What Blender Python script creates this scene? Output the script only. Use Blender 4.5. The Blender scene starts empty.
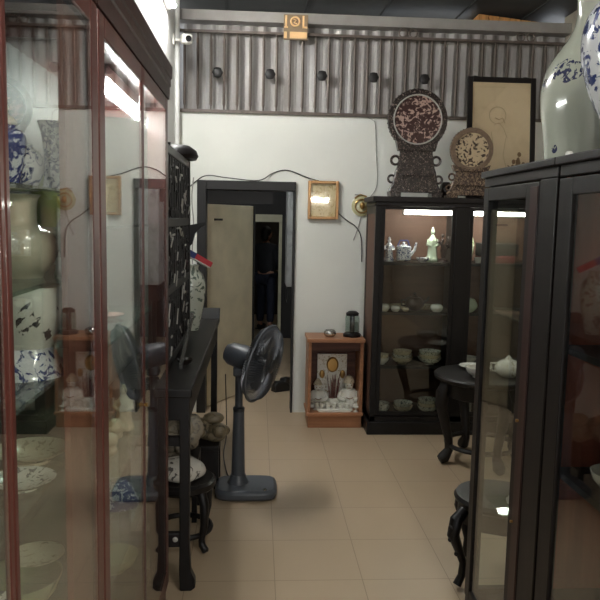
import bpy, bmesh, math, random
from mathutils import Vector, Matrix
R = random.Random(7)
S = bpy.context.scene
COL = S.collection
PI = math.pi

# ------------------------------------------------------------------ materials
def lin(c):
    return tuple(((v/255)/12.92 if v/255 <= .04045 else ((v/255+.055)/1.055)**2.4) for v in c) + (1,)

class NT:
    def __init__(s, name):
        s.m = bpy.data.materials.new(name); s.m.use_nodes = True
        s.t = s.m.node_tree; s.t.nodes.clear()
        s.out = s.n('ShaderNodeOutputMaterial')
    def n(s, typ, **kw):
        nd = s.t.nodes.new(typ)
        for k, v in kw.items():
            if hasattr(nd, k) and k not in ('Scale',): setattr(nd, k, v)
            else: nd.inputs[k].default_value = v
        return nd
    def l(s, a, b): s.t.links.new(a, b)
    def ramp(s, fac, stops):
        r = s.n('ShaderNodeValToRGB'); e = r.color_ramp.elements
        while len(e) < len(stops): e.new(.5)
        for el, (p, c) in zip(e, stops): el.position = p; el.color = c
        s.l(fac, r.inputs[0]); return r.outputs[0]
    def coords(s, scale=(1,1,1), kind='Object'):
        tc = s.n('ShaderNodeTexCoord'); mp = s.n('ShaderNodeMapping')
        mp.inputs['Scale'].default_value = scale
        s.l(tc.outputs[kind], mp.inputs[0]); return mp.outputs[0]
    def bsdf(s, rough=.5, metal=0, spec=.5, coat=0):
        b = s.n('ShaderNodeBsdfPrincipled')
        b.inputs['Roughness'].default_value = rough; b.inputs['Metallic'].default_value = metal
        b.inputs['Specular IOR Level'].default_value = spec
        if coat: b.inputs['Coat Weight'].default_value = coat; b.inputs['Coat Roughness'].default_value = .08
        s.l(b.outputs[0], s.out.inputs[0]); return b

def mat(name, col, rough=.5, metal=0, var=.12, scale=(6,6,6), spec=.5, coat=0, bump=0):
    """plain material with a little noise variation of its colour"""
    k = NT(name); b = k.bsdf(rough, metal, spec, coat)
    no = k.n('ShaderNodeTexNoise'); no.inputs['Scale'].default_value = 1; no.inputs['Detail'].default_value = 5
    k.l(k.coords(scale), no.inputs[0])
    c = lin(col)
    lo = tuple(v*(1-var) for v in c[:3])+(1,); hi = tuple(min(1, v*(1+var)) for v in c[:3])+(1,)
    k.l(k.ramp(no.outputs[0], [(.3, lo), (.7, hi)]), b.inputs['Base Color'])
    if bump:
        bp = k.n('ShaderNodeBump'); bp.inputs['Strength'].default_value = bump; bp.inputs['Distance'].default_value = .01
        k.l(no.outputs[0], bp.inputs['Height']); k.l(bp.outputs[0], b.inputs['Normal'])
    return k.m

def wood(name, col, rough=.35, var=.35, axis=2, coat=0):
    sc = [40, 40, 40]; sc[axis] = 2.5
    return mat(name, col, rough, 0, var, tuple(sc), spec=.32, coat=coat)

def motif(name, base, ink, scale=14, thr=.5, rough=.12, dist=2.0, zones=None, soft=.03, band=None):
    """glazed ceramic with a painted pattern: noise blobs, kept to zones (object space spheres) when given"""
    k = NT(name); b = k.bsdf(rough, 0, .6, .3)
    co = k.coords((1,1,1))
    no = k.n('ShaderNodeTexNoise'); no.inputs['Scale'].default_value = scale; no.inputs['Detail'].default_value = 3; no.inputs['Distortion'].default_value = dist
    k.l(co, no.inputs[0])
    f = k.ramp(no.outputs[0], [(thr, (0,0,0,1)), (thr+soft, (1,1,1,1))])
    if zones:
        acc = None
        for c, r in zones:
            d = k.n('ShaderNodeVectorMath', operation='DISTANCE'); k.l(co, d.inputs[0]); d.inputs[1].default_value = c
            lt = k.n('ShaderNodeMath', operation='LESS_THAN'); k.l(d.outputs['Value'], lt.inputs[0]); lt.inputs[1].default_value = r
            if acc is None: acc = lt.outputs[0]
            else:
                mx = k.n('ShaderNodeMath', operation='MAXIMUM'); k.l(acc, mx.inputs[0]); k.l(lt.outputs[0], mx.inputs[1]); acc = mx.outputs[0]
        mu = k.n('ShaderNodeMath', operation='MULTIPLY'); k.l(f, mu.inputs[0]); k.l(acc, mu.inputs[1]); f = mu.outputs[0]
    if band:
        sp = k.n('ShaderNodeSeparateXYZ'); k.l(co, sp.inputs[0])
        acc = None
        for z0, z1 in band:
            a = k.n('ShaderNodeMath', operation='GREATER_THAN'); k.l(sp.outputs[2], a.inputs[0]); a.inputs[1].default_value = z0
            c = k.n('ShaderNodeMath', operation='LESS_THAN'); k.l(sp.outputs[2], c.inputs[0]); c.inputs[1].default_value = z1
            m = k.n('ShaderNodeMath', operation='MULTIPLY'); k.l(a.outputs[0], m.inputs[0]); k.l(c.outputs[0], m.inputs[1])
            mx = k.n('ShaderNodeMath', operation='MAXIMUM'); k.l(m.outputs[0], mx.inputs[0]); k.l(f if acc is None else acc, mx.inputs[1]); acc = mx.outputs[0]
        f = acc
    mi = k.n('ShaderNodeMix', data_type='RGBA'); k.l(f, mi.inputs[0])
    mi.inputs[6].default_value = lin(base); mi.inputs[7].default_value = lin(ink)
    k.l(mi.outputs[2], b.inputs['Base Color'])
    return k.m

def inlay(name, base, ink, scale=60, thr=.12, rough=.25):
    """black wood with mother-of-pearl chips"""
    k = NT(name); b = k.bsdf(rough, 0, .5, .2)
    co = k.coords()
    no = k.n('ShaderNodeTexNoise'); no.inputs['Scale'].default_value = scale*.35; no.inputs['Detail'].default_value = 4; no.inputs['Distortion'].default_value = 1.5
    k.l(co, no.inputs[0])
    f = k.ramp(no.outputs[0], [(.52+thr*.3, (0,0,0,1)), (.56+thr*.3, (1,1,1,1))])
    mi = k.n('ShaderNodeMix', data_type='RGBA'); k.l(f, mi.inputs[0])
    mi.inputs[6].default_value = lin(base); mi.inputs[7].default_value = lin(ink)
    k.l(mi.outputs[2], b.inputs['Base Color']); return k.m

def thin_glass(name, tint=(.93,.95,.93), ior=1.5, rough=.0, diffuse=0):
    k = NT(name)
    tr = k.n('ShaderNodeBsdfTransparent'); tr.inputs[0].default_value = (*tint, 1)
    gl = k.n('ShaderNodeBsdfGlossy'); gl.inputs['Roughness'].default_value = rough; gl.inputs[0].default_value = (1,1,1,1)
    fr = k.n('ShaderNodeFresnel'); fr.inputs[0].default_value = ior
    # the facing-away side of a slab sees the inverse ior in the Fresnel node: use layer weight-free symmetric form
    ge = k.n('ShaderNodeNewGeometry'); 
    ma = k.n('ShaderNodeMix', data_type='FLOAT'); k.l(ge.outputs['Backfacing'], ma.inputs[0]); ma.inputs[2].default_value = ior; ma.inputs[3].default_value = 1/ior
    k.l(ma.outputs[0], fr.inputs[0])
    mx = k.n('ShaderNodeMixShader'); k.l(fr.outputs[0], mx.inputs[0]); k.l(tr.outputs[0], mx.inputs[1]); k.l(gl.outputs[0], mx.inputs[2])
    o = mx.outputs[0]
    if diffuse:
        df = k.n('ShaderNodeBsdfDiffuse'); df.inputs[0].default_value = (.6,.62,.6,1)
        m2 = k.n('ShaderNodeMixShader'); m2.inputs[0].default_value = diffuse; k.l(o, m2.inputs[1]); k.l(df.outputs[0], m2.inputs[2]); o = m2.outputs[0]
    k.l(o, k.out.inputs[0]); return k.m

def emit(name, col, strength):
    k = NT(name); e = k.n('ShaderNodeEmission'); e.inputs[0].default_value = (*col, 1); e.inputs[1].default_value = strength
    k.l(e.outputs[0], k.out.inputs[0]); return k.m

def tiles():
    k = NT('cream floor tiles'); b = k.bsdf(.3, 0, .45)
    br = k.n('ShaderNodeTexBrick'); br.offset = 0; br.squash = 1
    for nme, v in (('Scale', 1), ('Mortar Size', .0016), ('Mortar Smooth', .1), ('Brick Width', .405), ('Row Height', .405), ('Bias', 0)): br.inputs[nme].default_value = v
    tc = k.n('ShaderNodeTexCoord'); mp = k.n('ShaderNodeMapping'); mp.inputs['Location'].default_value = (-.098+.405*4, -3.04+.405*12, 0)
    k.l(tc.outputs['Object'], mp.inputs[0]); k.l(mp.outputs[0], br.inputs[0])
    br.inputs['Color1'].default_value = lin((176,156,130)); br.inputs['Color2'].default_value = lin((173,153,127)); br.inputs['Mortar'].default_value = lin((130,113,93))
    no = k.n('ShaderNodeTexNoise'); no.inputs['Scale'].default_value = 2.2; no.inputs['Detail'].default_value = 6; k.l(tc.outputs['Object'], no.inputs[0])
    r = k.ramp(no.outputs[0], [(.25, (.94,.94,.93,1)), (.75, (1,1,1,1))])
    mi = k.n('ShaderNodeMix', data_type='RGBA', blend_type='MULTIPLY'); mi.inputs[0].default_value = 1
    k.l(br.outputs[0], mi.inputs[6]); k.l(r, mi.inputs[7]); k.l(mi.outputs[2], b.inputs['Base Color'])
    rr = k.ramp(no.outputs[0], [(.25, (.36,)*3+(1,)), (.75, (.44,)*3+(1,))]); k.l(rr, b.inputs['Roughness'])
    return k.m

def sheet_mat():
    k = NT('dull galvanised sheet'); b = k.bsdf(.5, .35)
    no = k.n('ShaderNodeTexNoise'); no.inputs['Scale'].default_value = 1; no.inputs['Detail'].default_value = 6
    k.l(k.coords((5,5,1.3)), no.inputs[0])
    k.l(k.ramp(no.outputs[0], [(.3, lin((128,122,118))), (.55, lin((158,155,152))), (.75, lin((182,180,178)))]), b.inputs['Base Color'])
    return k.m

M = dict(
    plaster=mat('white plaster', (224,226,218), .75, var=.05, scale=(1.5,1.5,1.5)),
    plaster_left=mat('white side plaster', (224,225,222), .75, var=.04),
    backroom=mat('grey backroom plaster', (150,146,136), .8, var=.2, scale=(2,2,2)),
    right=mat('cream plaster', (150,142,128), .8, var=.1),
    tiles=tiles(), sheet=sheet_mat(),
    ceil=mat('dark ceiling board', (60,60,58), .7, var=.15), seam=mat('ceiling batten', (44,44,43), .7),
    beam=mat('grey painted steel', (138,134,130), .5, var=.12), iron=mat('brown grey iron bar', (92,82,75), .5, .15, var=.2, scale=(20,20,4)),
    redwood=wood('red brown lacquered wood', (76,38,32), .35, .25, coat=.12),
    innerboard=wood('red brown inner board', (112,70,58), .5, .2), redback=wood('red brown board', (150,86,70), .5, .2),
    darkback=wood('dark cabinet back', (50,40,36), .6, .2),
    black=wood('black stained wood', (17,14,13), .45, .3, coat=.02), blackmatt=wood('black brown wood', (23,18,17), .46, .3),
    brown=wood('dark red brown wood', (52,33,30), .4, .3),
    tanback=wood('tan cabinet back', (92,66,53), .6, .12, 0),
    altar=wood('orange varnished wood', (160,112,80), .4, .2, 0), altarin=wood('dark altar lining', (84,52,40), .5, .35, 0),
    glass=thin_glass('clear pane glass'), picglass=thin_glass('picture glass', (.985,.985,.98)), hazyglass=thin_glass('dusty picture glass', (.98,.98,.96), rough=.035), shelfglass=thin_glass('greenish shelf glass', (.80,.90,.85), diffuse=.04), jarglass=thin_glass('thin jar glass', (.85,.9,.88)),
    white=motif('white glaze', (222,222,212), (205,206,196), 12, .55, .1, .5, soft=.2),
    cream=motif('crackled cream glaze', (196,192,172), (180,174,152), 18, .55, .12, .5, soft=.2),
    celadon=motif('celadon vase glaze with blue sprays', (172,175,160), (48,52,82), 70, .47, .1, .6, zones=[((-.14,-.084,.295),.03),((-.153,-.057,.285),.028),((-.12,-.11,.277),.03),((-.134,-.093,.262),.022),((-.163,.006,.25),.02),((-.156,-.048,.04),.022)]),
    celadonplain=mat('pale green glaze', (176,190,168), .12, var=.06, coat=.3), 
    bluewhite=motif('blue and white glaze', (224,226,228), (52,66,120), 44, .55, .1, 1.6),
    bluewhite_dense=motif('dense blue and white glaze', (212,216,224), (46,58,118), 36, .42, .1, 1.8, soft=.06),
    bluefine=motif('fine blue and white glaze', (216,219,222), (56,68,112), 60, .5, .1, 1.8),
    greyblue=motif('grey blue painted glaze', (206,206,192), (92,98,100), 50, .56, .1, 2),
    plum=motif('white glaze with dark plum branch', (214,216,206), (48,50,54), 9, .56, .1, 3, zones=[((.045,-.065,.055),.05),((-.06,-.05,.05),.05)]),
    beige=motif('beige painted glaze', (206,196,170), (150,140,118), 40, .58, .12, 2),
    olive=mat('olive cream glaze', (190,184,142), .15, var=.08, coat=.3),
    darkglaze=mat('dark brown glaze', (34,28,26), .2, coat=.3),
    bisque=mat('ivory bisque', (206,196,166), .5, var=.15, scale=(30,30,30), bump=.3),
    rock=motif('mottled grey stone', (140,132,116), (74,70,64), 18, .5, .6, 1.5, soft=.2), marble=motif('pale veined marble', (198,194,184), (90,86,82), 7, .56, .25, 4, soft=.05),
    shell=motif('tan and white stone', (122,110,86), (58,52,40), 16, .52, .5, 2, soft=.15),
    pearl=inlay('rosewood with pearl scene', (56,33,31), (176,146,136), 70, .06), pearlrim=inlay('black wood with pearl flecks', (38,28,27), (128,116,108), 200, .2),
    pearlpale=inlay('tan disc with dark scene', (190,170,140), (58,46,38), 60, .0), tanrim=mat('tan carved rim', (112,92,74), .4, var=.25, scale=(60,60,60)),
    tancarve=inlay('dark wood with tan fretwork', (62,48,42), (140,118,96), 200, .0),
    inlaybar=mat('pearl inlay strip', (170,168,162), .3), 
    fan=mat('grey blue plastic', (70,74,80), .38, var=.06), fandark=mat('dark grey plastic', (44,47,52), .4), fanwire=mat('grey wire', (66,69,74), .35, .3), fanblade=mat('smoky blade plastic', (58,62,68), .4),
    tube=emit('lit cabinet tube', (1,.97,.9), 12), ltube=emit('lit left cabinet tube', (.96,.97,1), 22), roomtube=emit('lit room tube', (1,.995,.97), 46), ceiltube=emit('lit ceiling tube', (1,.985,.95), 30), backtube=emit('lit back room tube', (.88,.95,1), 20), farbulb=emit('lit far bulb', (1,.95,.85), 6), fronttube=emit('lit front tube', (1,.95,.86), 26),
    fixture=mat('white lamp batten', (215,216,214), .4), steel=mat('bright steel', (190,190,186), .2, .9), brass=mat('brass', (176,140,84), .3, .8), gold=mat('gold frame', (168,128,84), .35, .5, var=.2),
    paper=motif('aged cream paper', (228,206,168), (212,188,148), 6, .5, .6, 1, soft=.3), ink=mat('faded brown ink', (186,160,124), .7), inkdark=mat('brown ink', (124,94,62), .7),
    goldpaper=motif('gold picture paper', (226,206,160), (190,160,104), 20, .5, .5, 2, soft=.15),
    plate=motif('silvery printed plaque', (232,230,220), (176,160,128), 40, .55, .25, 2, soft=.1),
    pipe=mat('white pipe', (206,206,202), .45), plastic=mat('white plastic', (226,224,216), .4), cable=mat('dark cable', (62,60,58), .6), greycable=mat('grey cable', (150,148,142), .6),
    lens=mat('camera lens', (20,20,24), .1), leaf=mat('beige door paint', (196,186,160), .5, var=.1), frameblack=mat('black door paint', (23,22,22), .5), jamb=motif('scuffed grey jamb paint', (168,168,164), (96,94,92), 5, .52, .6, 1, soft=.3),
    lintel=mat('cream lintel paint', (190,184,156), .6), dark=mat('dark cloth', (30,29,30), .85), 
    planks=wood('orange planks', (190,138,82), .5, .3), red=mat('red card', (178,44,56), .45), blue=mat('blue card', (40,52,112), .45), whitecard=mat('white card', (214,212,206), .5), redlac=mat('red lacquer', (130,30,40), .3),
    tag=mat('pale tag', (210,212,200), .6), sign=mat('yellow tan sign board', (128,108,84), .5), signink=mat('pale sign figures', (224,184,132), .5),
    jacket=mat('black jacket cloth', (26,26,29), .85), jeans=mat('dark blue trousers', (30,34,48), .85), skin=mat('skin', (176,130,104), .5), hair=mat('black hair', (18,16,15), .5), shoe=mat('black shoe leather', (24,23,23), .4),
    incense=mat('red incense stick', (110,44,40), .7), ash=mat('grey ash', (140,132,122), .9), tea=mat('teapot clay', (46,32,30), .35),
)

# ------------------------------------------------------------------ mesh helpers
class MB:
    def __init__(s): s.b = bmesh.new()
    def _add(s, vs, fs):
        v = [s.b.verts.new(p) for p in vs]
        for f in fs:
            try: s.b.faces.new([v[i] for i in f])
            except ValueError: pass
        return s
    def box(s, a, b):
        x0,y0,z0 = [min(p,q) for p,q in zip(a,b)]; x1,y1,z1 = [max(p,q) for p,q in zip(a,b)]
        return s._add([(x0,y0,z0),(x1,y0,z0),(x1,y1,z0),(x0,y1,z0),(x0,y0,z1),(x1,y0,z1),(x1,y1,z1),(x0,y1,z1)],
                      [(3,2,1,0),(4,5,6,7),(0,1,5,4),(1,2,6,5),(2,3,7,6),(3,0,4,7)])
    def obox(s, c, size, rot=(0,0,0)):
        m = Matrix.Translation(c) @ (Matrix.Rotation(rot[2],4,'Z') @ Matrix.Rotation(rot[1],4,'Y') @ Matrix.Rotation(rot[0],4,'X'))
        h = [v/2 for v in size]
        vs = [m @ Vector((sx*h[0], sy*h[1], sz*h[2])) for sz in (-1,1) for sx, sy in ((-1,-1),(1,-1),(1,1),(-1,1))]
        return s._add(vs, [(3,2,1,0),(4,5,6,7),(0,1,5,4),(1,2,6,5),(2,3,7,6),(3,0,4,7)])
    def lathe(s, prof, c=(0,0,0), seg=32, axis=None, sx=1, sy=1, flute=0, nf=0):
        m = Matrix.Translation(c)
        if axis is not None: m = m @ Vector((0,0,1)).rotation_difference(Vector(axis)).to_matrix().to_4x4()
        rings = []; vs = []
        for r, z in prof:
            if r < 1e-5: rings.append([len(vs)]); vs.append(m @ Vector((0,0,z)))
            else:
                ids = []
                for k in range(seg):
                    a = 2*PI*k/seg; rr = r*(1+flute*math.cos(nf*a))
                    ids.append(len(vs)); vs.append(m @ Vector((rr*math.cos(a)*sx, rr*math.sin(a)*sy, z)))
                rings.append(ids)
        fs = []
        for A, B in zip(rings, rings[1:]):
            for k in range(seg):
                j = (k+1) % seg
                if len(A) == 1 and len(B) == 1: break
                if len(A) == 1: fs.append((A[0], B[j], B[k]))
                elif len(B) == 1: fs.append((A[k], A[j], B[0]))
                else: fs.append((A[k], A[j], B[j], B[k]))
        return s._add(vs, fs)
    def cyl(s, p, q, r, r2=None, seg=16):
        p, q = Vector(p), Vector(q); r2 = r if r2 is None else r2; d = q-p
        return s.lathe([(0,0),(r,0),(r2,d.length),(0,d.length)], p, seg, d)
    def tube(s, pts, r, seg=8, closed=False):
        P = [Vector(p) for p in pts]; n = len(P); rr = r if isinstance(r, (list, tuple)) else [r]*n
        rings = []; vs = []; up = None
        for i in range(n):
            a = P[(i-1) % n] if (closed or i > 0) else P[i]; b = P[(i+1) % n] if (closed or i < n-1) else P[i]
            t = (b-a).normalized()
            if up is None: up = t.orthogonal().normalized()
            up = (up - t*up.dot(t)); up = up.normalized() if up.length > 1e-6 else t.orthogonal().normalized()
            w = t.cross(up); ids = []
            for k in range(seg):
                an = 2*PI*k/seg; ids.append(len(vs)); vs.append(P[i] + (up*math.cos(an)+w*math.sin(an))*rr[i])
            rings.append(ids)
        fs = []
        for i in range(n if closed else n-1):
            A, B = rings[i], rings[(i+1) % n]
            for k in range(seg): j = (k+1) % seg; fs.append((A[k], A[j], B[j], B[k]))
        if not closed: fs += [tuple(reversed(rings[0])), tuple(rings[-1])]
        return s._add(vs, fs)
    def ball(s, c, r, seg=14, rings=8, rot=None):
        r = (r,r,r) if not isinstance(r, (tuple, list)) else r
        pr = [(math.sin(PI*i/rings), -math.cos(PI*i/rings)) for i in range(rings+1)]
        b2 = MB().lathe([(max(0,a) if 0 < i < rings else 0, z) for i,(a,z) in enumerate(pr)], seg=seg)
        m = Matrix.Translation(c) @ (rot.to_4x4() if rot else Matrix()) @ Matrix.Diagonal((*r,1))
        vs = [m @ v.co for v in b2.b.verts]; b2.b.verts.index_update()
        fs = [[v.index for v in f.verts] for f in b2.b.faces]; b2.b.free()
        return s._add(vs, fs)
    def prism(s, poly, ax, a, b):
        """poly = 2-D outline in the two other axes (in xyz order), extruded along ax from a to b"""
        i = 'xyz'.index(ax); n = len(poly)
        def mk(p, v): q = list(p); q.insert(i, v); return tuple(q)
        vs = [mk(p, a) for p in poly]+[mk(p, b) for p in poly]
        fs = [tuple(range(n-1,-1,-1)), tuple(range(n,2*n))]+[(k,(k+1)%n,n+(k+1)%n,n+k) for k in range(n)]
        return s._add(vs, fs)
    def ring(s, c, R_, r, axis=(0,0,1), seg=40, ts=8):
        q = Vector((0,0,1)).rotation_difference(Vector(axis)).to_matrix()
        return s.tube([Vector(c)+q@Vector((R_*math.cos(2*PI*k/seg), R_*math.sin(2*PI*k/seg), 0)) for k in range(seg)], r, ts, True)
    def build(s, name, m, parent=None, loc=(0,0,0), smooth=True, bevel=0, sub=0):
        bmesh.ops.recalc_face_normals(s.b, faces=s.b.faces)
        me = bpy.data.meshes.new(name); 
        if loc != (0,0,0): bmesh.ops.translate(s.b, verts=s.b.verts, vec=-Vector(loc))
        s.b.to_mesh(me); s.b.free()
        me.materials.append(M[m] if isinstance(m, str) else m)
        if smooth:
            for p in me.polygons: p.use_smooth = True
            try: me.set_sharp_from_angle(angle=math.radians(38))
            except Exception: pass
        o = bpy.data.objects.new(name, me); COL.objects.link(o)
        if parent is not None: o.parent = parent
        o.location = loc
        if bevel:
            bv = o.modifiers.new('b', 'BEVEL'); bv.width = bevel; bv.segments = 2; bv.limit_method = 'ANGLE'
        if sub:
            sb = o.modifiers.new('s', 'SUBSURF'); sb.levels = sub; sb.render_levels = sub
        return o

def tag(o, label=None, cat=None, group=None, kind=None):
    if label: o['label'] = label
    if cat: o['category'] = cat
    if group: o['group'] = group
    if kind: o['kind'] = kind
    return o
def thing(name, label, cat, loc=(0,0,0), group=None, rz=0):
    o = bpy.data.objects.new(name, None); COL.objects.link(o); o.empty_display_size = .05
    o.location = loc; o.rotation_euler = (0,0,rz); return tag(o, label, cat, group)
def struct(mb, name, m, bevel=0, label=None, cat=None, parent=None):
    o = mb.build(name, m, parent, bevel=bevel, smooth=False)
    if parent is None: tag(o, label or name.replace('_',' '), cat, kind='structure')
    return o
def wp(root):
    """world-space part builder: returns f(mb, name, mat) that re-bases world coordinates on root"""
    L = Vector(root.location)
    def f(mb, name, m, parent=None, bevel=0, smooth=True, label=None, sub=0):
        base = L
        bmesh.ops.translate(mb.b, verts=mb.b.verts, vec=-base)
        o = mb.build(name, m, parent or root, bevel=bevel, smooth=smooth, sub=sub)
        if label: o['label'] = label
        return o
    return f

# ------------------------------------------------------------------ the setting
XL, YB, XR, ZC = -.66, 5.85, 2.55, 3.37
struct(MB().box((-2.2,-2.6,-.1),(XR+.1,12.6,0)), 'floor', 'tiles', label='cream square tiled floor', cat='floor')
struct(MB().box((XL-.12,-2.6,0),(XL,YB,ZC)), 'wall_left', 'plaster_left', label='white left wall behind the glass cabinets', cat='wall')
w = MB()
w.box((XL-.12,YB,0),(-.47,YB+.12,2.5)).box((.31,YB,0),(XR,YB+.12,2.5)).box((-.47,YB,1.94),(.31,YB+.12,2.5))
struct(w, 'wall_back', 'plaster', label='white back wall with the doorway', cat='wall')
struct(MB().box((XR,-2.6,0),(XR+.12,YB+.12,ZC)), 'wall_right', 'right', label='cream right wall behind the dark cabinets', cat='wall')
# front: a lintel over the open shop front
struct(MB().box((XL-.12,-2.7,2.6),(XR+.12,-2.6,ZC)).box((XL-.12,-2.7,0),(-.1,-2.6,2.6)).box((.95,-2.7,0),(XR+.12,-2.6,2.6)), 'wall_front', 'right', label='wall around the open shop front', cat='wall')
c = MB().box((XL-.12,-2.6,ZC),(XR+.12,YB+1.2,ZC+.06))
struct(c, 'ceiling', 'ceil', label='dark boarded ceiling over the whole shop', cat='ceiling')
c = MB()
for x in (-.2,.45,1.1,1.75,2.3): c.obox((x,1.9,ZC-.006),(.018,8.6,.012),(0,0,.02))
for y in (5.3,4.1,2.9): c.box((XL,y,ZC-.01),(XR,y+.03,ZC))
struct(c, 'trim_1', 'seam', label='thin dark ceiling battens', cat='trim')
# upper wall: corrugated sheet behind an iron grille
sh = MB(); pts = []
n = 150
for i in range(n+1):
    x = XL+(XR-XL)*i/n; pts.append((x, 5.95+.008*math.sin(2*PI*(x-XL-.055)/.1057-1.57)+.006*math.sin(x*9.7)))
vs = [(x,y,2.5) for x,y in pts]+[(x,y,3.22) for x,y in pts]+[(x,y+.012,2.5) for x,y in pts]+[(x,y+.012,3.22) for x,y in pts]
N = n+1
sh._add(vs, [(i,i+1,N+i+1,N+i) for i in range(n)]+[(2*N+i+1,2*N+i,3*N+i,3*N+i+1) for i in range(n)])
struct(sh, 'wall_upper', 'sheet', label='corrugated grey metal sheet above the white back wall', cat='wall')
struct(MB().box((XL,5.82,3.205),(XR,5.97,3.285)), 'trim_2', 'beam', label='grey steel beam above the grille', cat='trim')
struct(MB().box((XL,6.35,3.2),(XR,6.45,ZC)), 'trim_3', 'ceil', label='dark board closing the gap over the beam', cat='trim')
# back room
b = MB()
b.box((-1.5,5.97,0),(-1.4,9.6,2.7)).box((1.2,5.97,0),(1.3,9.6,2.7))
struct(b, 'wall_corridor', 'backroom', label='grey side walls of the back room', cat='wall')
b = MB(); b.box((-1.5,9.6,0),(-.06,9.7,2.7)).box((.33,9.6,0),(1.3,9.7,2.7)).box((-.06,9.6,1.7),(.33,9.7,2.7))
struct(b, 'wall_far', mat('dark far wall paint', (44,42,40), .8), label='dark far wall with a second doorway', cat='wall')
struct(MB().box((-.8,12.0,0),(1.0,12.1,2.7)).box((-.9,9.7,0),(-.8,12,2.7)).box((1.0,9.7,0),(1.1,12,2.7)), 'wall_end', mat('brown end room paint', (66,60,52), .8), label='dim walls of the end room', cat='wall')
struct(MB().box((-2.2,5.97,2.7),(1.4,12.1,2.76)), 'ceiling_backroom', 'backroom', label='plain grey ceiling of the back room', cat='ceiling')
struct(MB().box((-.06,9.56,1.6),(.33,9.72,1.7)), 'trim_4', 'lintel', label='cream lintel of the second doorway', cat='trim')
struct(MB().box((.29,9.58,0),(.33,9.72,1.6)), 'trim_5', 'lintel', label='cream jamb of the second doorway', cat='trim')
# main doorway frame and open leaf
d = MB().box((-.50,5.82,0),(-.425,5.99,1.95)).box((-.425,5.82,1.875),(.31,5.99,1.95))
struct(d, 'door_1', 'frameblack', bevel=.004, label='black frame of the back doorway', cat='door frame')
struct(MB().box((.296,5.835,0),(.312,5.995,1.875)), 'trim_6', 'frameblack', label='thin black right jamb of the back doorway', cat='door jamb')
struct(MB().box((-.425,5.96,1.77),(.12,5.985,1.875)), 'trim_7', 'frameblack', label='dark board over the open door leaf', cat='trim')
lr = thing('door_leaf', 'beige door leaf standing ajar inside the black back doorway', 'door', (-.44,6.0,0)); lr['kind'] = 'structure'; lr.name = 'door_2'
a = math.radians(60)
MB().obox((.39*math.cos(a),.39*math.sin(a),.885),(.78,.035,1.75),(0,0,a)).build('leaf_panel','leaf',lr,bevel=.003)
MB().obox((.775*math.cos(a),.775*math.sin(a),.885),(.03,.05,1.76),(0,0,a)).build('edge_strip','frameblack',lr)
o = MB().obox((.16*math.cos(a)+.02,.16*math.sin(a)-.02,1.63),(.12,.01,.018),(0,0,a)).build('letter_slot','dark',lr)

# ------------------------------------------------------------------ camera
cam = bpy.data.cameras.new('camera'); co = bpy.data.objects.new('camera', cam); COL.objects.link(co); S.camera = co
cam.sensor_width = 36; cam.sensor_fit = 'HORIZONTAL'; cam.lens = 42.0; cam.clip_start = .02
p, yw, rl = math.radians(6.612), math.radians(3.543), .02
F = Vector((math.sin(yw)*math.cos(p), math.cos(yw)*math.cos(p), -math.sin(p)))
Rv = Vector((math.cos(yw), -math.sin(yw), 0)); D = -(Rv.cross(F))
Rn = Rv*math.cos(rl)-D*math.sin(rl); Dn = Rv*math.sin(rl)+D*math.cos(rl)
m3 = Matrix((Rn, -Dn, -F)).transposed()
co.matrix_world = Matrix.Translation((0,0,1.65)) @ m3.to_4x4()

# ------------------------------------------------------------------ iron grille over the back wall
g = thing('iron_grille', 'brown iron bar grille in front of corrugated sheet above the white wall', 'grille', (.95,5.85,2.5))
f = wp(g)
f(MB().box((XL,5.83,2.49),(XR,5.87,2.515)), 'bottom_rail', 'iron')
f(MB().box((XL,5.83,3.115),(XR,5.87,3.135)), 'top_rail', 'iron')
x = XL+.055; i = 0
while x < XR-.02:
    f(MB().tube([(x,5.85,2.515),(x,5.85,2.54),(x,5.85,2.56),(x,5.85,3.06),(x,5.85,3.09),(x,5.85,3.116)], [.007,.007,.012,.012,.007,.007], 8), 'bar', 'iron')
    if i % 4 == 2 and x < 2.3:
        md = MB(); md.lathe([(0,-.012),(.03,-.012),(.042,-.004),(.042,.004),(.03,.012),(0,.012)], (x+.053,5.85,2.81), 14, (0,-1,0), flute=.1, nf=6)
        md.box((x+.01,5.846,2.805),(x+.1,5.854,2.815)); f(md, 'medallion', 'frameblack')
    x += .1057; i += 1
for cx in (1.2,2.18):
    sc = MB()
    for s in (-1,1): sc.ring((cx+s*.042,5.85,3.168), .032, .006, (0,1,0), 20, 6)
    f(sc, 'scroll', 'iron')
sg = thing('sign_plaque', 'small yellow tan plaque with pale figures fixed on the grille rail', 'sign', (.29,5.80,3.04))
f = wp(sg)
f(MB().box((.185,5.808,3.075),(.38,5.826,3.27)), 'board', 'sign', bevel=.003)
st = MB()
st.box((.197,5.803,3.17),(.212,5.809,3.26)).box((.19,5.803,3.165),(.22,5.809,3.175))
st.ring((.278,5.806,3.215), .034, .008, (0,1,0), 20, 6).tube([(.262,5.804,3.232),(.285,5.804,3.225),(.268,5.804,3.205),(.292,5.804,3.198)], .005, 6)
st.box((.335,5.803,3.17),(.35,5.809,3.26)).box((.335,5.803,3.165),(.375,5.809,3.178))
f(st, 'figures', 'signink')
f(MB().box((.235,5.803,3.085),(.372,5.81,3.135)).box((.19,5.803,3.085),(.212,5.81,3.135)), 'lower_strip', 'signink')
pl = MB()
pk = thing('wooden_planks', 'orange wooden planks lying on the steel beam near the ceiling', 'planks', (2.1,6.05,3.285))
for k in range(7):
    x0 = 1.80+k*.09; z1 = 3.362-.0085*k
    MB().prism([(x0-2.1,0),(x0+.084-2.1,0),(x0+.084-2.1,z1-.007-3.285),(x0-2.1,z1-3.285)], 'y', -.13, .2).build('plank','planks',pk,bevel=.003)

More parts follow.
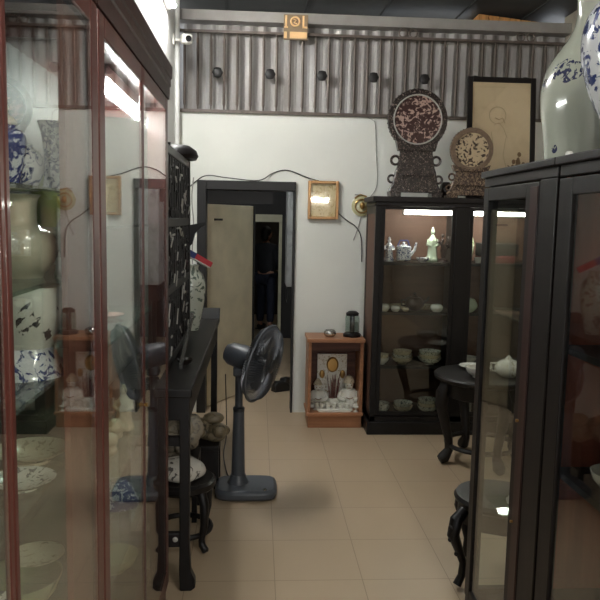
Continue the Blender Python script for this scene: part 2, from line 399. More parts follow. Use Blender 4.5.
# cctv, pipe, cables
cc = thing('security_camera', 'small white security camera on the left wall near the grille', 'camera', (XL,5.55,2.98)); f = wp(cc)
f(MB().box((XL,5.52,2.94),(XL+.012,5.58,3.02)), 'mount', 'plastic', bevel=.004)
f(MB().tube([(XL+.01,5.55,2.98),(XL+.06,5.53,2.975)], .01), 'arm', 'plastic')
f(MB().obox((XL+.105,5.5,2.975),(.075,.11,.07),(.15,0,.3)), 'body', 'plastic', bevel=.012)
f(MB().cyl((XL+.125,5.447,2.968),(XL+.128,5.436,2.966),.022), 'lens', 'lens')
pp = MB().cyl((XL+.022,5.62,1.2),(XL+.022,5.62,ZC),.02)
tag(pp.build('conduit_pipe','pipe',None,(XL+.022,5.62,1.2)), 'white vertical conduit pipe in the back left corner', 'pipe')
def cable(name, label, pts, r, m):
    P = [Vector(q) for q in pts]; out = []
    for i in range(len(P)-1):
        a, b_, c_, d_ = P[max(i-1,0)], P[i], P[i+1], P[min(i+2,len(P)-1)]
        for k in range(6):
            t = k/6; out.append(.5*((2*b_)+(c_-a)*t+(2*a-5*b_+4*c_-d_)*t*t+(3*b_-a-3*c_+d_)*t**3))
    out.append(P[-1])
    return tag(MB().tube(out, r, 6).build(name, m, None, tuple(P[0])), label, 'cable')
yb = YB-.004
cable('cable', 'dark cable sagging along the top of the back doorway', [(-.655,yb,1.80),(-.52,yb,1.93),(-.42,5.81,1.985),(-.25,5.81,1.97),(0,5.81,1.955),(.12,yb,2.02),(.24,yb,2.045),(.40,yb,1.99),(.5,yb,1.965)], .005, 'cable')
cable('cable', 'dark cable running from the gold picture down toward the black cabinet', [(.67,yb,1.70),(.74,yb,1.645),(.82,yb,1.59),(.865,yb,1.50),(.875,yb,1.3)], .005, 'cable')
cable('cable', 'thin grey cable hanging beside the round pearl screen from the ledge', [(.82,yb,2.51),(.93,yb,2.47),(.955,yb,2.42),(.97,yb,2.2),(.985,yb,1.95),(.93,yb,1.84)], .003, 'greycable')
cable('cable', 'grey cable curling along the left jamb of the back doorway', [(-.53,yb,1.97),(-.545,yb,1.8),(-.53,yb,1.6),(-.54,yb,1.35),(-.53,yb,1.1)], .005, 'greycable')
cable('cable', 'loop of dark cable on the wall left of the black cabinet', [(.80,yb,1.86),(.88,yb,1.83),(.845,yb,1.62),(.80,yb,1.48)], .004, 'greycable')

# gold framed picture on the back wall
gp = thing('framed_picture', 'small gold framed picture with bright glare right of the doorway', 'picture', (.535,5.85,1.65)); f = wp(gp)
fr = MB(); x0,x1,z0,z1,wd = .41,.665,1.65,1.965,.024
fr.box((x0,5.815,z0),(x0+wd,5.85,z1)).box((x1-wd,5.815,z0),(x1,5.85,z1)).box((x0+wd,5.815,z0),(x1-wd,5.85,z0+wd)).box((x0+wd,5.815,z1-wd),(x1-wd,5.85,z1))
f(fr, 'frame', 'gold', bevel=.004)
f(MB().box((x0+wd,5.835,z0+wd),(x1-wd,5.848,z1-wd)), 'picture_sheet', 'goldpaper')
f(MB().box((x0+wd,5.829,z0+wd),(x1-wd,5.832,z1-wd)), 'glass_pane', 'hazyglass')
br = thing('wall_ornament', 'round brass wall lamp with a dark centre beside the black cabinet', 'wall lamp', (.86,5.85,1.68)); f = wp(br)
f(MB().lathe([(0,0),(.075,0),(.085,.012),(.07,.02),(0,.014)], (.86,5.85,1.765), 28, (0,-1,0)), 'dish', 'olive')
f(MB().ring((.86,5.828,1.765),.055,.006,(0,1,0)), 'ring', 'brass')
f(MB().ball((.862,5.815,1.768),(.022,.02,.03)), 'knob', 'brass')
f(MB().tube([(.80,5.835,1.83),(.845,5.835,1.86),(.9,5.835,1.845)], .006), 'hook', 'brass')

# ------------------------------------------------------------------ ceramics
def vase_prof(pts): return pts
def solid(pts, t=.004):
    """outer profile bottom->rim, returns closed profile with an inside"""
    out = [(0,pts[0][1])]+list(pts)
    r, z = pts[-1]; out.append((max(r-t,.001), z))
    for (r, z) in reversed(pts[1:-1]): out.append((max(r-t,.001), z+t*.5))
    out.append((0, pts[0][1]+t*1.5)); return out
def smooth_prof(pts, n=5):
    out = []
    for i in range(len(pts)-1):
        a = pts[max(i-1,0)]; b = pts[i]; c = pts[i+1]; d = pts[min(i+2,len(pts)-1)]
        for k in range(n):
            t = k/n
            out.append(tuple(.5*(2*b[j]+(c[j]-a[j])*t+(2*a[j]-5*b[j]+4*c[j]-d[j])*t*t+(3*b[j]-a[j]-3*c[j]+d[j])*t**3) for j in (0,1)))
    out.append(pts[-1]); return out
def bowl_prof(r, h): return solid([(r*.42,0),(r*.42,h*.12),(r*.7,h*.3),(r*.9,h*.62),(r,h)], max(.0025,r*.045))
def plate_prof(r, h): return solid([(r*.5,0),(r*.52,h*.25),(r*.72,h*.45),(r,h)], .0045)
def cup_prof(r, h): return solid([(r*.6,0),(r*.75,h*.2),(r*.95,h*.6),(r,h)], .003)
def pot(name, label, cat, prof, m, loc, group=None, seg=36, smooth_it=False, flute=0, nf=0, tilt=None):
    o = MB().lathe(prof, (0,0,0), seg, flute=flute, nf=nf).build(name, m); o.location = loc
    if tilt: o.rotation_euler = tilt
    return tag(o, label, cat, group)

# ------------------------------------------------------------------ left glazed cabinets
def left_cabinet(label, y0, y1, shelves, lamp=None):
    r = thing('glass_cabinet', label, 'cabinet', (-.49,(y0+y1)/2,0)); f = wp(r)
    xf, xb = -.35, -.645
    f(MB().box((xb,y0,0),(xf-.012,y1,.14)), 'plinth', 'redwood', bevel=.004)
    f(MB().box((xb,y0,2.075),(xf-.012,y1,2.1)), 'top_board', 'redwood')
    f(MB().prism([(xb,2.1),(xf,2.1),(xf+.002,2.12),(xf+.002,2.145),(xf+.006,2.15),(xf+.006,2.175),(xf+.011,2.18),(xf+.012,2.222),(xb,2.222)], 'y', y0, y1+.045 if lamp else y1), 'cornice', 'brown')
    f(MB().box((xb,y0,.14),(xb+.012,y1,2.075)), 'back_panel', 'darkback')
    for ye in (y0, y1-.022):
        f(MB().box((xf-.075,ye,.14),(xf-.010,ye+.022,2.075)), 'end_stile', 'redwood', bevel=.003)
        f(MB().box((xb+.012,ye,.14),(xb+.05,ye+.022,2.075)), 'end_stile', 'redwood', bevel=.003)
        f(MB().box((xb+.05,ye,2.02),(xf-.075,ye+.022,2.075)), 'end_rail', 'redwood')
        f(MB().box((xb+.05,ye,.14),(xf-.075,ye+.022,.2)), 'end_rail', 'redwood')
        f(MB().box((xb+.05,ye+.009,.2),(xf-.075,ye+.013,2.02)), 'end_pane', 'glass')
    if not lamp: f(MB().box((-.384,1.398,.22),(-.372,1.566,2.05)), 'inner_board', 'innerboard')
    ym = (y0+y1)/2
    for k,(a,b_) in enumerate(((y0+.002,ym-.001),(ym+.001,y1-.002))):
        s0, s1 = (.06,.02) if k == 0 else (.02,.06)
        dm = MB().box((xf-.009,a,.145),(xf,a+s0,2.095)).box((xf-.009,b_-s1,.145),(xf,b_,2.095)).box((xf-.009,a+s0,2.045),(xf,b_-s1,2.095)).box((xf-.009,a+s0,.145),(xf,b_-s1,.22))
        dr = f(dm, 'door', 'redwood', bevel=.004)
        f(MB().box((xf-.005,a+s0,.22),(xf-.001,b_-s1,2.045)), 'glass_pane', 'glass', dr)
        hy = b_-s1/2 if k == 0 else a+s0/2
        if k == 0: f(MB().cyl((xf,hy,1.06),(xf+.012,hy,1.06),.005,.007), 'knob', 'brass', dr)
    for z in shelves:
        f(MB().box((xb+.02,y0+.03,z-.008),(-.402,y1-.03,z)), 'shelf', 'shelfglass')
    if lamp:
        ya, yc, zl = lamp
        f(MB().box((-.475,ya,zl+.018),(-.43,yc,zl+.05)), 'lamp_batten', 'fixture')
        f(MB().cyl((-.452,ya+.01,zl),(-.452,yc-.01,zl),.013), 'lamp_tube', 'ltube')
        f(MB().box((-.47,ya,zl-.015),(-.434,ya+.012,zl+.02)).box((-.47,yc-.012,zl-.015),(-.434,yc,zl+.02)), 'lamp_socket', 'fixture')
        for yy in (ya+.05,yc-.06): f(MB().box((-.46,yy,zl+.05),(-.445,yy+.012,2.075)), 'lamp_bracket', 'fixture')
    return r
L1 = [1.70,1.52,1.32,1.13,.91,.805,.62,.35]
left_cabinet('red brown glass cabinet nearest the viewer on the left, full of blue and white ware', .42, 1.588, L1)
L2 = [1.62,1.30,.88,.60,.36]
left_cabinet('red brown glass cabinet on the left with the bright tube lamp inside', 1.594, 2.775, L2, (2.06,2.74,2.02))

# contents of the near left cabinet
def jar(label, loc, r, h, m, lid=True, group=None):
    t = thing('lidded_jar', label, 'jar', loc, group)
    pr = smooth_prof([(r*.6,0),(r*.62,h*.06),(r*.85,h*.35),(r,h*.62),(r*.9,h*.78),(r*.5,h*.86),(r*.48,h*.9)], 4)
    MB().lathe(solid(pr,.003)).build('body', m, t)
    if lid:
        MB().lathe([(0,h*.9),(r*.55,h*.9),(r*.58,h*.93),(r*.4,h*1.02),(r*.16,h*1.06),(r*.1,h*1.1),(r*.17,h*1.15),(r*.12,h*1.2),(0,h*1.23)]).build('lid', 'white', t)
    return t
jar('tall blue jar with white domed lid on the top glass shelf at far left', (-.452,1.31,1.70), .034, .118, 'bluewhite_dense')
pot('ginger_jar', 'round white jar with blue flowers on the top glass shelf', 'jar', solid(smooth_prof([(.02,0),(.032,.018),(.039,.042),(.033,.07),(.017,.083),(.018,.09)],4),.003), 'bluewhite', (-.48,1.49,1.70))
pot('beaker_vase', 'flared blue and white beaker vase on the top glass shelf, right side', 'vase', solid(smooth_prof([(.02,0),(.016,.03),(.022,.05),(.016,.065),(.017,.09),(.021,.118),(.0275,.142)],4),.002), 'bluefine', (-.436,1.53,1.70))
pot('bottle_vase', 'cream crackled bottle vase with thick neck on the second glass shelf', 'vase', solid(smooth_prof([(.044,0),(.048,.008),(.066,.03),(.075,.06),(.064,.09),(.038,.106),(.034,.125),(.036,.155),(.044,.168)],5),.004), 'cream', (-.483,1.46,1.52))
def figure(label, loc, h, m, name='figurine', cat='figurine', seed=1, group=None):
    rr = random.Random(seed); t = MB()
    t.lathe(smooth_prof([(h*.2,0),(h*.22,h*.06),(h*.17,h*.2),(h*.15,h*.45),(h*.16,h*.62),(h*.08,h*.74),(h*.055,h*.78),(0,h*.8)],3), seg=20, flute=.06, nf=7)
    t.ball((0,0,h*.87),(h*.075,h*.08,h*.095)); t.ball((0,h*.01,h*.96),(h*.045,h*.045,h*.05))
    for s in (-1,1): t.tube([(s*h*.14,0,h*.64),(s*h*.19,-h*.06,h*.5),(s*h*.06,-h*.16,h*.46)], [h*.05,h*.05,h*.035], 10)
    for k in range(5):
        t.ball((rr.uniform(-.17,.17)*h, rr.uniform(-.12,.12)*h, rr.uniform(.0,.08)*h+h*.04), h*rr.uniform(.05,.08))
    o = t.build(name, m); o.location = loc; return tag(o, label, cat, group)
figure('tiny white seated figurine behind the cream bottle vase', (-.425,1.53,1.52), .05, 'white', seed=3)
pot('cachepot', 'white porcelain pot painted with plum branch under the cream bottle vase', 'pot', solid(smooth_prof([(.045,0),(.05,.01),(.07,.06),(.074,.1),(.068,.125)],4),.004), 'plum', (-.466,1.455,1.378))
pot('upturned_bowl', 'upturned blue and white bowl with the plum pot standing on it', 'bowl', [(0,.058),(.05,.058),(.056,.05),(.072,.026),(.082,.004),(.082,0),(.078,0),(.066,.026),(.05,.046),(0,.05)], 'bluewhite', (-.474,1.455,1.32))
pot('cachepot', 'small white pot with dark blossom at the far left edge behind the red stile', 'pot', solid(smooth_prof([(.03,0),(.045,.04),(.048,.08),(.042,.1)],4),.004), 'plum', (-.49,1.15,1.32))
pot('oval_dish', 'large pale dish lying at the back of the fourth glass shelf', 'dish', plate_prof(.079,.028), 'beige', (-.472,1.462,1.13))
pot('plate', 'grey blue patterned plate in front of the large pale dish', 'plate', plate_prof(.062,.02), 'greyblue', (-.442,1.315,1.13))
pot('plate', 'small patterned plate at far left of the fourth glass shelf', 'plate', plate_prof(.06,.02), 'greyblue', (-.485,1.14,1.13))
pot('saucer', 'pale saucer under the patterned plates on the fifth glass shelf', 'saucer', plate_prof(.055,.012), 'greyblue', (-.49,1.26,.91))
pot('saucer', 'thin pale saucer by the right end of the fifth glass shelf', 'saucer', plate_prof(.06,.01), 'beige', (-.47,1.47,.91))
pot('mixing_bowl', 'wide cream bowl on the sixth glass shelf of the near left cabinet', 'bowl', bowl_prof(.088,.075), 'olive', (-.50,1.455,.805))
bx = thing('carton', 'white carton with grey print low in the near left cabinet', 'box', (-.51,1.46,.62)); 
MB().box((-.085,-.08,0),(.085,.08,.13)).build('carton_body','whitecard',bx,bevel=.002)
MB().box((-.05,-.06,.13),(.03,.06,.131)).build('print_patch','greyblue',bx)
pot('lidded_bowl', 'dark jar with pale rim standing behind the plates in the near left cabinet', 'bowl', solid(smooth_prof([(.04,0),(.055,.03),(.055,.08),(.045,.1)],4),.004), 'darkglaze', (-.59,1.30,1.13))
# contents of the far left cabinet
figure('tall ivory robed figurine on the middle shelf of the lamp cabinet', (-.475,2.5,.88), .165, 'bisque', seed=5)
rk = MB(); rr = random.Random(4)
for k in range(26): rk.ball((rr.uniform(-.05,.05), rr.uniform(-.05,.05), .012+rr.random()**1.5*.085), rr.uniform(.014,.026))
o = rk.build('carved_rockery','bisque'); o.location = (-.50,2.26,.88); tag(o, 'ivory carved rockery in front of the robed figurine', 'ornament')
pot('upturned_bowl', 'blue upturned bowl on the lower shelf of the lamp cabinet', 'bowl', [(0,.09),(.03,.09),(.04,.082),(.066,.04),(.08,.004),(.08,0),(.075,0),(.06,.04),(.03,.074),(0,.08)], 'bluewhite_dense', (-.50,2.5,.60))
pot('mixing_bowl', 'cream bowl on the bottom shelf of the lamp cabinet', 'bowl', bowl_prof(.085,.065), 'olive', (-.505,2.46,.36))
pot('ginger_jar', 'white round pot with faint painting in the lamp cabinet above the figurine', 'jar', solid(smooth_prof([(.035,0),(.06,.04),(.066,.08),(.05,.115),(.04,.12)],4),.004), 'plum', (-.52,2.17,1.30))
pot('saucer', 'pink rimmed saucer on the upper shelf of the lamp cabinet', 'saucer', plate_prof(.055,.012), mat('pink glaze',(190,140,128),.15), (-.51,2.42,1.30))
pot('bottle_vase', 'small yellow green vase on the top shelf of the lamp cabinet', 'vase', solid(smooth_prof([(.024,0),(.04,.04),(.03,.075),(.014,.1),(.02,.13)],4),.003), mat('yellow green glaze',(176,186,96),.15), (-.53,1.80,1.62))
pot('beaker_vase', 'white beaker vase on the top shelf of the lamp cabinet', 'vase', solid(smooth_prof([(.028,0),(.026,.03),(.024,.06),(.03,.1),(.042,.13)],4),.003), 'white', (-.52,2.36,1.62))

# ------------------------------------------------------------------ black console table on the left
ct = thing('console_table', 'long black altar console table against the left wall', 'table', (-.44,4.0,0)); f = wp(ct)
f(MB().box((-.63,2.92,.885),(-.27,5.12,.925)), 'tabletop', 'black', bevel=.006)
f(MB().prism([(4.98,.925),(5.12,.925),(5.16,.965),(5.15,.985),(5.10,.975),(5.03,.94)], 'x', -.63, -.27), 'raised_end', 'black')
for x0,x1 in ((-.305,-.285),(-.60,-.58)): f(MB().box((x0,2.99,.77),(x1,5.06,.885)), 'apron', 'black', bevel=.003)
f(MB().box((-.60,2.95,.78),(-.285,2.97,.885)), 'end_apron', 'black')
for y in (2.98,5.04):
    for x in (-.305,-.565):
        lg = MB().prism([(x-.022,.885),(x+.022,.885),(x+.022,.2),(x+.028,.09),(x+.046,.05),(x+.048,.015),(x+.03,0),(x-.02,0),(x-.024,.1),(x-.022,.2)], 'y', y-.024, y+.024)
        f(lg, 'leg', 'black', bevel=.005)
    f(MB().box((-.55,y-.015,.66),(-.325,y+.015,.70)), 'stretcher', 'black')
f(MB().box((-.575,2.965,.20),(-.295,2.995,.265)), 'carved_stretcher', 'blackmatt', bevel=.004)
f(MB().box((-.42,2.958,.235),(-.38,2.966,.241)).ball((-.345,2.962,.238),(.012,.006,.012)), 'inlay', 'inlaybar')

# carved openwork screen standing on the console
cs = thing('carved_screen', 'tall black openwork carved screen with pearl inlay standing on the console', 'carved screen', (-.42,3.7,.925)); f = wp(cs)
sx0, sx1 = -.445, -.405
fr = MB()
for y in (3.20,4.24): fr.box((sx0,y-.025,.925),(sx1,y+.025,1.975))
for z in (.955,1.955,1.3,1.62): fr.box((sx0+.004,3.22,z-.022),(sx1-.004,4.22,z+.022))
f(fr, 'frame', 'black', bevel=.005)
lt = MB(); rr = random.Random(12)
for k in range(11):
    y = 3.27+k*.09
    z = .99
    while z < 1.92:
        h = rr.choice([.06,.09,.12])
        kind = rr.random()
        if kind < .45: lt.box((sx0+.008,y-.032,z),(sx1-.006,y-.02,z+h)).box((sx0+.008,y-.032,z),(sx1-.006,y+.035,z+.012))
        elif kind < .8: lt.obox(((sx0+sx1)/2,y,z+h/2),(.026,.012,h*1.3),(rr.uniform(-.7,.7),0,0))
        else: lt.ring(((sx0+sx1)/2,y,z+h/2), .032, .008, (1,0,0), 16, 6)
        z += h
    lt.box((sx0+.01,y+.038,.97),(sx1-.01,y+.05,1.94))
f(lt, 'fretwork', 'black')
for k in range(40):
    y = rr.uniform(3.25,4.2); z = rr.uniform(1.0,1.9)
    f(MB().obox((sx1-.001,y,z),(.005,rr.choice([.05,.09]),.009),(rr.choice([0,.5,-.5,.9]),0,0)), 'pearl_inlay', 'inlaybar')
f(MB().lathe([(0,0),(.15,0),(.165,.02),(.15,.05),(.1,.075),(0,.08)], (-.47,4.12,1.975), 24, sx=.75, sy=1.0), 'cap', 'blackmatt')
f(MB().prism([(-.41,1.60),(-.31,1.62),(-.31,1.60),(-.345,1.585),(-.375,1.55),(-.39,1.49),(-.41,1.47)], 'y', 4.225, 4.26), 'bracket', 'black')
f(MB().obox((-.36,3.62,1.02),(.016,.62,.025),(.28,0,0)), 'prop_bar', 'steel', label='pale slanted bar')
# vase and carton on the console, below objects
pot('tall_vase', 'pale green crackled vase on the far end of the console table', 'vase', solid(smooth_prof([(.05,0),(.055,.02),(.08,.14),(.095,.26),(.085,.34),(.05,.39),(.055,.42)],5),.005), motif('green white crackle glaze',(190,196,182),(96,108,98),12,.55,.2,2.5), (-.425,4.5,.925))
cb = thing('carton', 'red white and blue carton balanced on the pale green vase', 'box', (-.405,4.5,1.346))
rot = (.0,.5,.35)
MB().obox((.02,0,.045),(.19,.10,.035),rot).build('carton_body','red',cb,bevel=.002)
q = Matrix.Rotation(.35,4,'Z') @ Matrix.Rotation(.5,4,'Y')
MB().obox(Vector((.02,0,.045))+q@Vector((-.055,0,0)),(.06,.103,.038),rot).build('blue_panel','blue',cb)
MB().obox(Vector((.02,0,.045))+q@Vector((0,0,-.019)),(.188,.102,.006),rot).build('white_edge','whitecard',cb)
pot('ink_stone', 'small dark dish on the near part of the console tabletop', 'dish', bowl_prof(.04,.03), 'darkglaze', (-.35,3.42,.925))
# drum stand, marble and rocks under the console
ds = thing('drum_stand', 'black drum shaped stand with curved legs under the console', 'stand', (-.36,3.42,0)); f = wp(ds)
f(MB().lathe([(0,.30),(.15,.30),(.165,.315),(.165,.34),(.15,.352),(0,.352)], (-.36,3.42,0), 32), 'top', 'black')
for k in range(4):
    a = PI/4+k*PI/2; ca, sa = math.cos(a), math.sin(a)
    pr = [(.14,.31),(.165,.25),(.165,.15),(.145,.07),(.15,.04),(.175,.02),(.18,.014)]
    f(MB().tube([(-.36+r*ca,3.42+r*sa,z) for r,z in pr], [.024,.024,.02,.016,.018,.018,.012], 10), 'leg', 'black')
f(MB().ring((-.36,3.42,.09), .14, .014), 'base_ring', 'black')
mk = MB(); mk.lathe(smooth_prof([(.09,0),(.115,.015),(.118,.045),(.095,.075),(.05,.09),(0,.094)],4), flute=.05, nf=5)
o = mk.build('marble_block','marble'); o.location = (-.37,3.42,.352); tag(o, 'pale veined marble lump on the black drum stand', 'stone')
def rock(label, loc, r, m, seed, name='rock'):
    rr = random.Random(seed); k = MB()
    for i in range(14): k.ball((rr.uniform(-.6,.6)*r[0], rr.uniform(-.6,.6)*r[1], r[2]*rr.uniform(.25,.75)), tuple(v*rr.uniform(.25,.42) for v in (r[0],r[1],r[2]*.6)), rot=Matrix.Rotation(rr.uniform(0,3),3,'X'))
    zmin = min(v.co.z for v in k.b.verts); bmesh.ops.translate(k.b, verts=k.b.verts, vec=(0,0,-zmin))
    o = k.build(name, m); o.location = loc; return tag(o, label, 'stone')
sd = thing('stone_stand', 'black square stand carrying the tan stone beside the doorway', 'stand', (-.36,4.25,0)); f = wp(sd)
f(MB().box((-.50,4.13,.24),(-.22,4.37,.27)), 'top', 'black', bevel=.004)
for x in (-.485,-.235):
    for y in (4.145,4.355): f(MB().box((x-.014,y-.014,0),(x+.014,y+.014,.24)), 'leg', 'black')
f(MB().box((-.47,4.16,.08),(-.25,4.34,.235)), 'drawer_box', 'blackmatt')
rock('tan and white stone leaning out from under the console', (-.30,4.25,.27), (.17,.13,.20), 'shell', 8)
sd2 = thing('stone_stand', 'low black stand under the mottled grey stone at the console back', 'stand', (-.44,3.78,0)); f = wp(sd2)
f(MB().box((-.58,3.66,.30),(-.31,3.92,.34)), 'top', 'black', bevel=.004)
for x in (-.565,-.325):
    for y in (3.675,3.905): f(MB().box((x-.014,y-.014,0),(x+.014,y+.014,.30)), 'leg', 'black')
rock('mottled grey brown stone under the console behind the drum stand', (-.44,3.79,.34), (.16,.14,.36), 'rock', 9)

# ------------------------------------------------------------------ pedestal fan
fn = thing('pedestal_fan', 'grey blue pedestal fan on the tiles in front of the doorway', 'fan', (-.05,4.08,0)); f = wp(fn)
bs = MB(); poly = []
for k in range(32):
    a = 2*PI*k/32; e = lambda v: math.copysign(abs(v)**.45, v)
    poly.append((-.05+.185*e(math.cos(a)), 4.08+.15*e(math.sin(a))))
b0 = f(bs.prism(poly,'z',0,.06), 'base', 'fan', bevel=.02)
f(MB().lathe([(0,.06),(.065,.06),(.055,.075),(.045,.11),(0,.11)], (-.10,4.1,0), 24), 'collar', 'fan')
f(MB().cyl((-.10,4.1,.10),(-.10,4.1,.50),.041,.033,20), 'lower_pole', 'fan')
f(MB().lathe([(0,.5),(.034,.5),(.036,.52),(.026,.53),(0,.53)], (-.10,4.1,0), 20), 'height_ring', 'fandark')
f(MB().cyl((-.10,4.1,.52),(-.10,4.1,.745),.023,.023,18), 'upper_pole', 'fan')
f(MB().cyl((.06,3.965,.058),(.06,3.965,.068),.012), 'button', 'steel')
nx = Vector((.90,-.39,-.21)).normalized(); hc = Vector((.04,4.05,.80))
f(MB().lathe([(0,-.24),(.05,-.24),(.068,-.21),(.074,-.13),(.07,-.075),(.045,-.06),(0,-.055)], hc, 24, nx), 'motor_housing', 'fan')
f(MB().box((-.135,4.06,.715),(-.065,4.14,.775)), 'neck_block', 'fan', bevel=.012)
q = Vector((0,0,1)).rotation_difference(nx).to_matrix()
gd = MB(); NW = 92
for s, dep in ((-1,-.055),(1,.055)):
    for k in range(NW):
        a = 2*PI*k/NW; u = Vector((math.cos(a), math.sin(a), 0))
        gd.tube([hc+q@(u*.035+Vector((0,0,dep))), hc+q@(u*.13+Vector((0,0,dep))), hc+q@(u*.205+Vector((0,0,dep*.7))), hc+q@(u*.229)], .0023, 4)
    gd.ring(hc+q@Vector((0,0,dep)), .036, .003, nx, 24, 6); gd.ring(hc+q@Vector((0,0,dep)), .12, .002, nx, 32, 5)
f(gd, 'guard_wires', 'fanwire')
f(MB().ring(hc, .231, .0075, nx, 56, 8), 'guard_rim', 'fan')
f(MB().lathe([(0,.052),(.04,.052),(.043,.06),(.03,.068),(0,.068)], hc, 24, nx), 'badge', 'fandark')
f(MB().lathe([(0,-.03),(.032,-.03),(.034,.02),(0,.03)], hc, 20, nx), 'hub', 'fandark')
for k in range(3):
    bl = MB(); vs = []; fs = []; a0 = k*2*PI/3+.3
    NR, NA = 6, 8
    for t in (0,1):
        for i in range(NR+1):
            r = .03+.17*i/NR
            for j in range(NA+1):
                sp = (.5+.55*math.sin(PI*min(1,i/NR*.85+.1)))
                a = a0+(j/NA-.5)*1.45*sp; z = (j/NA-.5)*.05+(t*.002)
                vs.append(hc+q@Vector((r*math.cos(a), r*math.sin(a), z)))
    st = (NR+1)*(NA+1)
    for t in (0,1):
        for i in range(NR):
            for j in range(NA):
                p0 = t*st+i*(NA+1)+j; fs.append((p0,p0+1,p0+NA+2,p0+NA+1))
    for j in range(NA): fs.append((NR*(NA+1)+j, NR*(NA+1)+j+1, st+NR*(NA+1)+j+1, st+NR*(NA+1)+j))
    for i in range(NR):
        for j in (0,NA): fs.append((i*(NA+1)+j,(i+1)*(NA+1)+j,st+(i+1)*(NA+1)+j,st+i*(NA+1)+j))
    bl._add(vs, fs); f(bl, 'blade', 'fanblade')
cable('power_cord', 'thin dark power cord trailing behind the fan to the console', [(-.12,4.22,.03),(-.17,4.35,.006),(-.2,4.55,.006),(-.22,4.8,.006),(-.21,5.0,.1),(-.225,5.1,.5)], .004, 'cable')

# ------------------------------------------------------------------ little red altar
al = thing('altar_shrine', 'small orange wooden floor shrine against the white back wall', 'shrine', (.629,5.55,0)); f = wp(al)
ax0, ax1, ay0, ay1 = .41,.848,5.40,5.70
f(MB().box((ax0+.005,ay0,0),(ax1-.005,ay1,.10)), 'base', 'altar', bevel=.004)
f(MB().box((ax0-.01,ay0-.015,.10),(ax1+.005,ay1,.125)), 'floor_board', 'altar', bevel=.004)
f(MB().box((ax0-.012,ay0-.02,.69),(ax1+.008,ay1,.72)), 'top_board', 'altar', bevel=.004)
for x in (ax0,ax1-.025): f(MB().box((x,ay0,.125),(x+.025,ay1,.69)), 'side_panel', 'altar', bevel=.003)
f(MB().box((ax0+.025,ay1-.02,.125),(ax1-.025,ay1,.69)), 'back_panel', 'altarin')
f(MB().box((ax0+.025,ay0+.03,.62),(ax1-.025,ay0+.045,.69)), 'valance', 'altarin')
bp = thing('altar_plaque', 'silvery printed plaque leaning at the back of the wooden shrine', 'plaque', (.63,5.66,.125)); f = wp(bp)
f(MB().box((.505,5.655,.125),(.75,5.67,.55)), 'plate', 'plate', bevel=.004)
f(MB().lathe([(0,0),(.05,0),(.04,.012),(0,.014)], (.63,5.655,.46), 20, (0,-1,0), sx=1, sy=1.3), 'gold_emblem', 'brass')
for x in (.545,.715): f(MB().ball((x,5.652,.38),(.022,.008,.035)), 'gold_flame', 'brass')
def deity(label, loc, s, hat):
    t = thing('deity_statue', label, 'statue', loc)
    k = MB(); k.lathe(smooth_prof([(.085*s,0),(.095*s,.03*s),(.09*s,.08*s),(.075*s,.13*s),(.05*s,.16*s),(0,.165*s)],4), seg=24, sy=.8)
    for sg_ in (-1,1):
        k.tube([(sg_*.065*s,-.01*s,.135*s),(sg_*.088*s,-.04*s,.09*s),(sg_*.035*s,-.078*s,.075*s)], [.024*s,.024*s,.016*s], 10)
        k.ball((sg_*.06*s,-.05*s,.028*s),(.045*s,.04*s,.028*s))
    k.build('robe','white',t)
    MB().ball((0,-.01*s,.195*s),(.038*s,.038*s,.046*s)).build('head','white',t)
    h = MB()
    if hat: h.lathe([(.05*s,0),(.046*s,.02*s),(.028*s,.05*s),(0,.07*s)], (0,0,.215*s), 20)
    else: h.lathe([(.047*s,0),(.03*s,.03*s),(.014*s,.055*s),(0,.06*s)], (0,0,.22*s), 20)
    h.build('headdress','beige',t)
    fz = MB(); 
    for sg_ in (-1,1): fz.ball((sg_*.016*s,-.052*s,.203*s), .005*s, 8, 6)
    fz.box((-.012*s,-.056*s,.175*s),(.012*s,-.05*s,.18*s)).tube([(-.03*s,-.075*s,.10*s),(0,-.083*s,.09*s),(.03*s,-.075*s,.10*s)], .004*s, 6)
    fz.build('painted_features','inkdark',t); return t
deity('white seated deity statue on the left side of the wooden shrine', (.505,5.575,.125), .85, False)
deity('white pointed hat deity statue on the right side of the wooden shrine', (.76,5.575,.125), .95, True)
ib = thing('incense_bowl', 'white incense bowl with sticks in the centre of the shrine', 'incense bowl', (.63,5.575,.125))
MB().lathe(solid(smooth_prof([(.035,0),(.05,.02),(.056,.055),(.05,.08)],4),.005)).build('bowl','white',ib)
MB().lathe([(0,.07),(.046,.07),(.03,.078),(0,.08)]).build('ash','ash',ib)
rr = random.Random(3)
for k in range(18):
    a = rr.uniform(0,6.28); r = rr.uniform(.005,.035)
    MB().cyl((r*math.cos(a),r*math.sin(a),.07),(1.8*r*math.cos(a),1.8*r*math.sin(a),rr.uniform(.17,.28)),.0022,.0022,6).build('incense_stick', 'incense' if k % 3 else 'ash', ib)
ty = thing('cup_tray', 'white tray under the row of small cups at the shrine front', 'tray', (.63,5.45,.125))
MB().prism([(-.125,0),(.125,0),(.145,.022),(-.145,.022)],'y',-.045,.045).build('tray_body','white',ty,bevel=.003)
for k in range(5):
    ordn = ['first','second','third','fourth','fifth'][k]
    pot('offering_cup', ordn+' white offering cup from the left on the shrine tray', 'cup', cup_prof(.02,.042), 'white', (.63+(k-2)*.052,5.45,.147), 'offering cups on the shrine tray', 20)
pot('offering_dish', 'white footed dish in front of the left deity statue', 'dish', solid([(.03,0),(.018,.015),(.02,.06),(.05,.075),(.08,.085)],.004), 'white', (.492,5.49,.125))
pot('oil_lamp', 'tiny white footed cup at the right front corner of the shrine', 'cup', solid([(.02,0),(.008,.012),(.008,.022),(.028,.04)],.002), 'white', (.80,5.43,.125), seg=20)
sb = thing('steel_censer', 'small round steel pot on top of the wooden shrine', 'pot', (.585,5.50,.72))
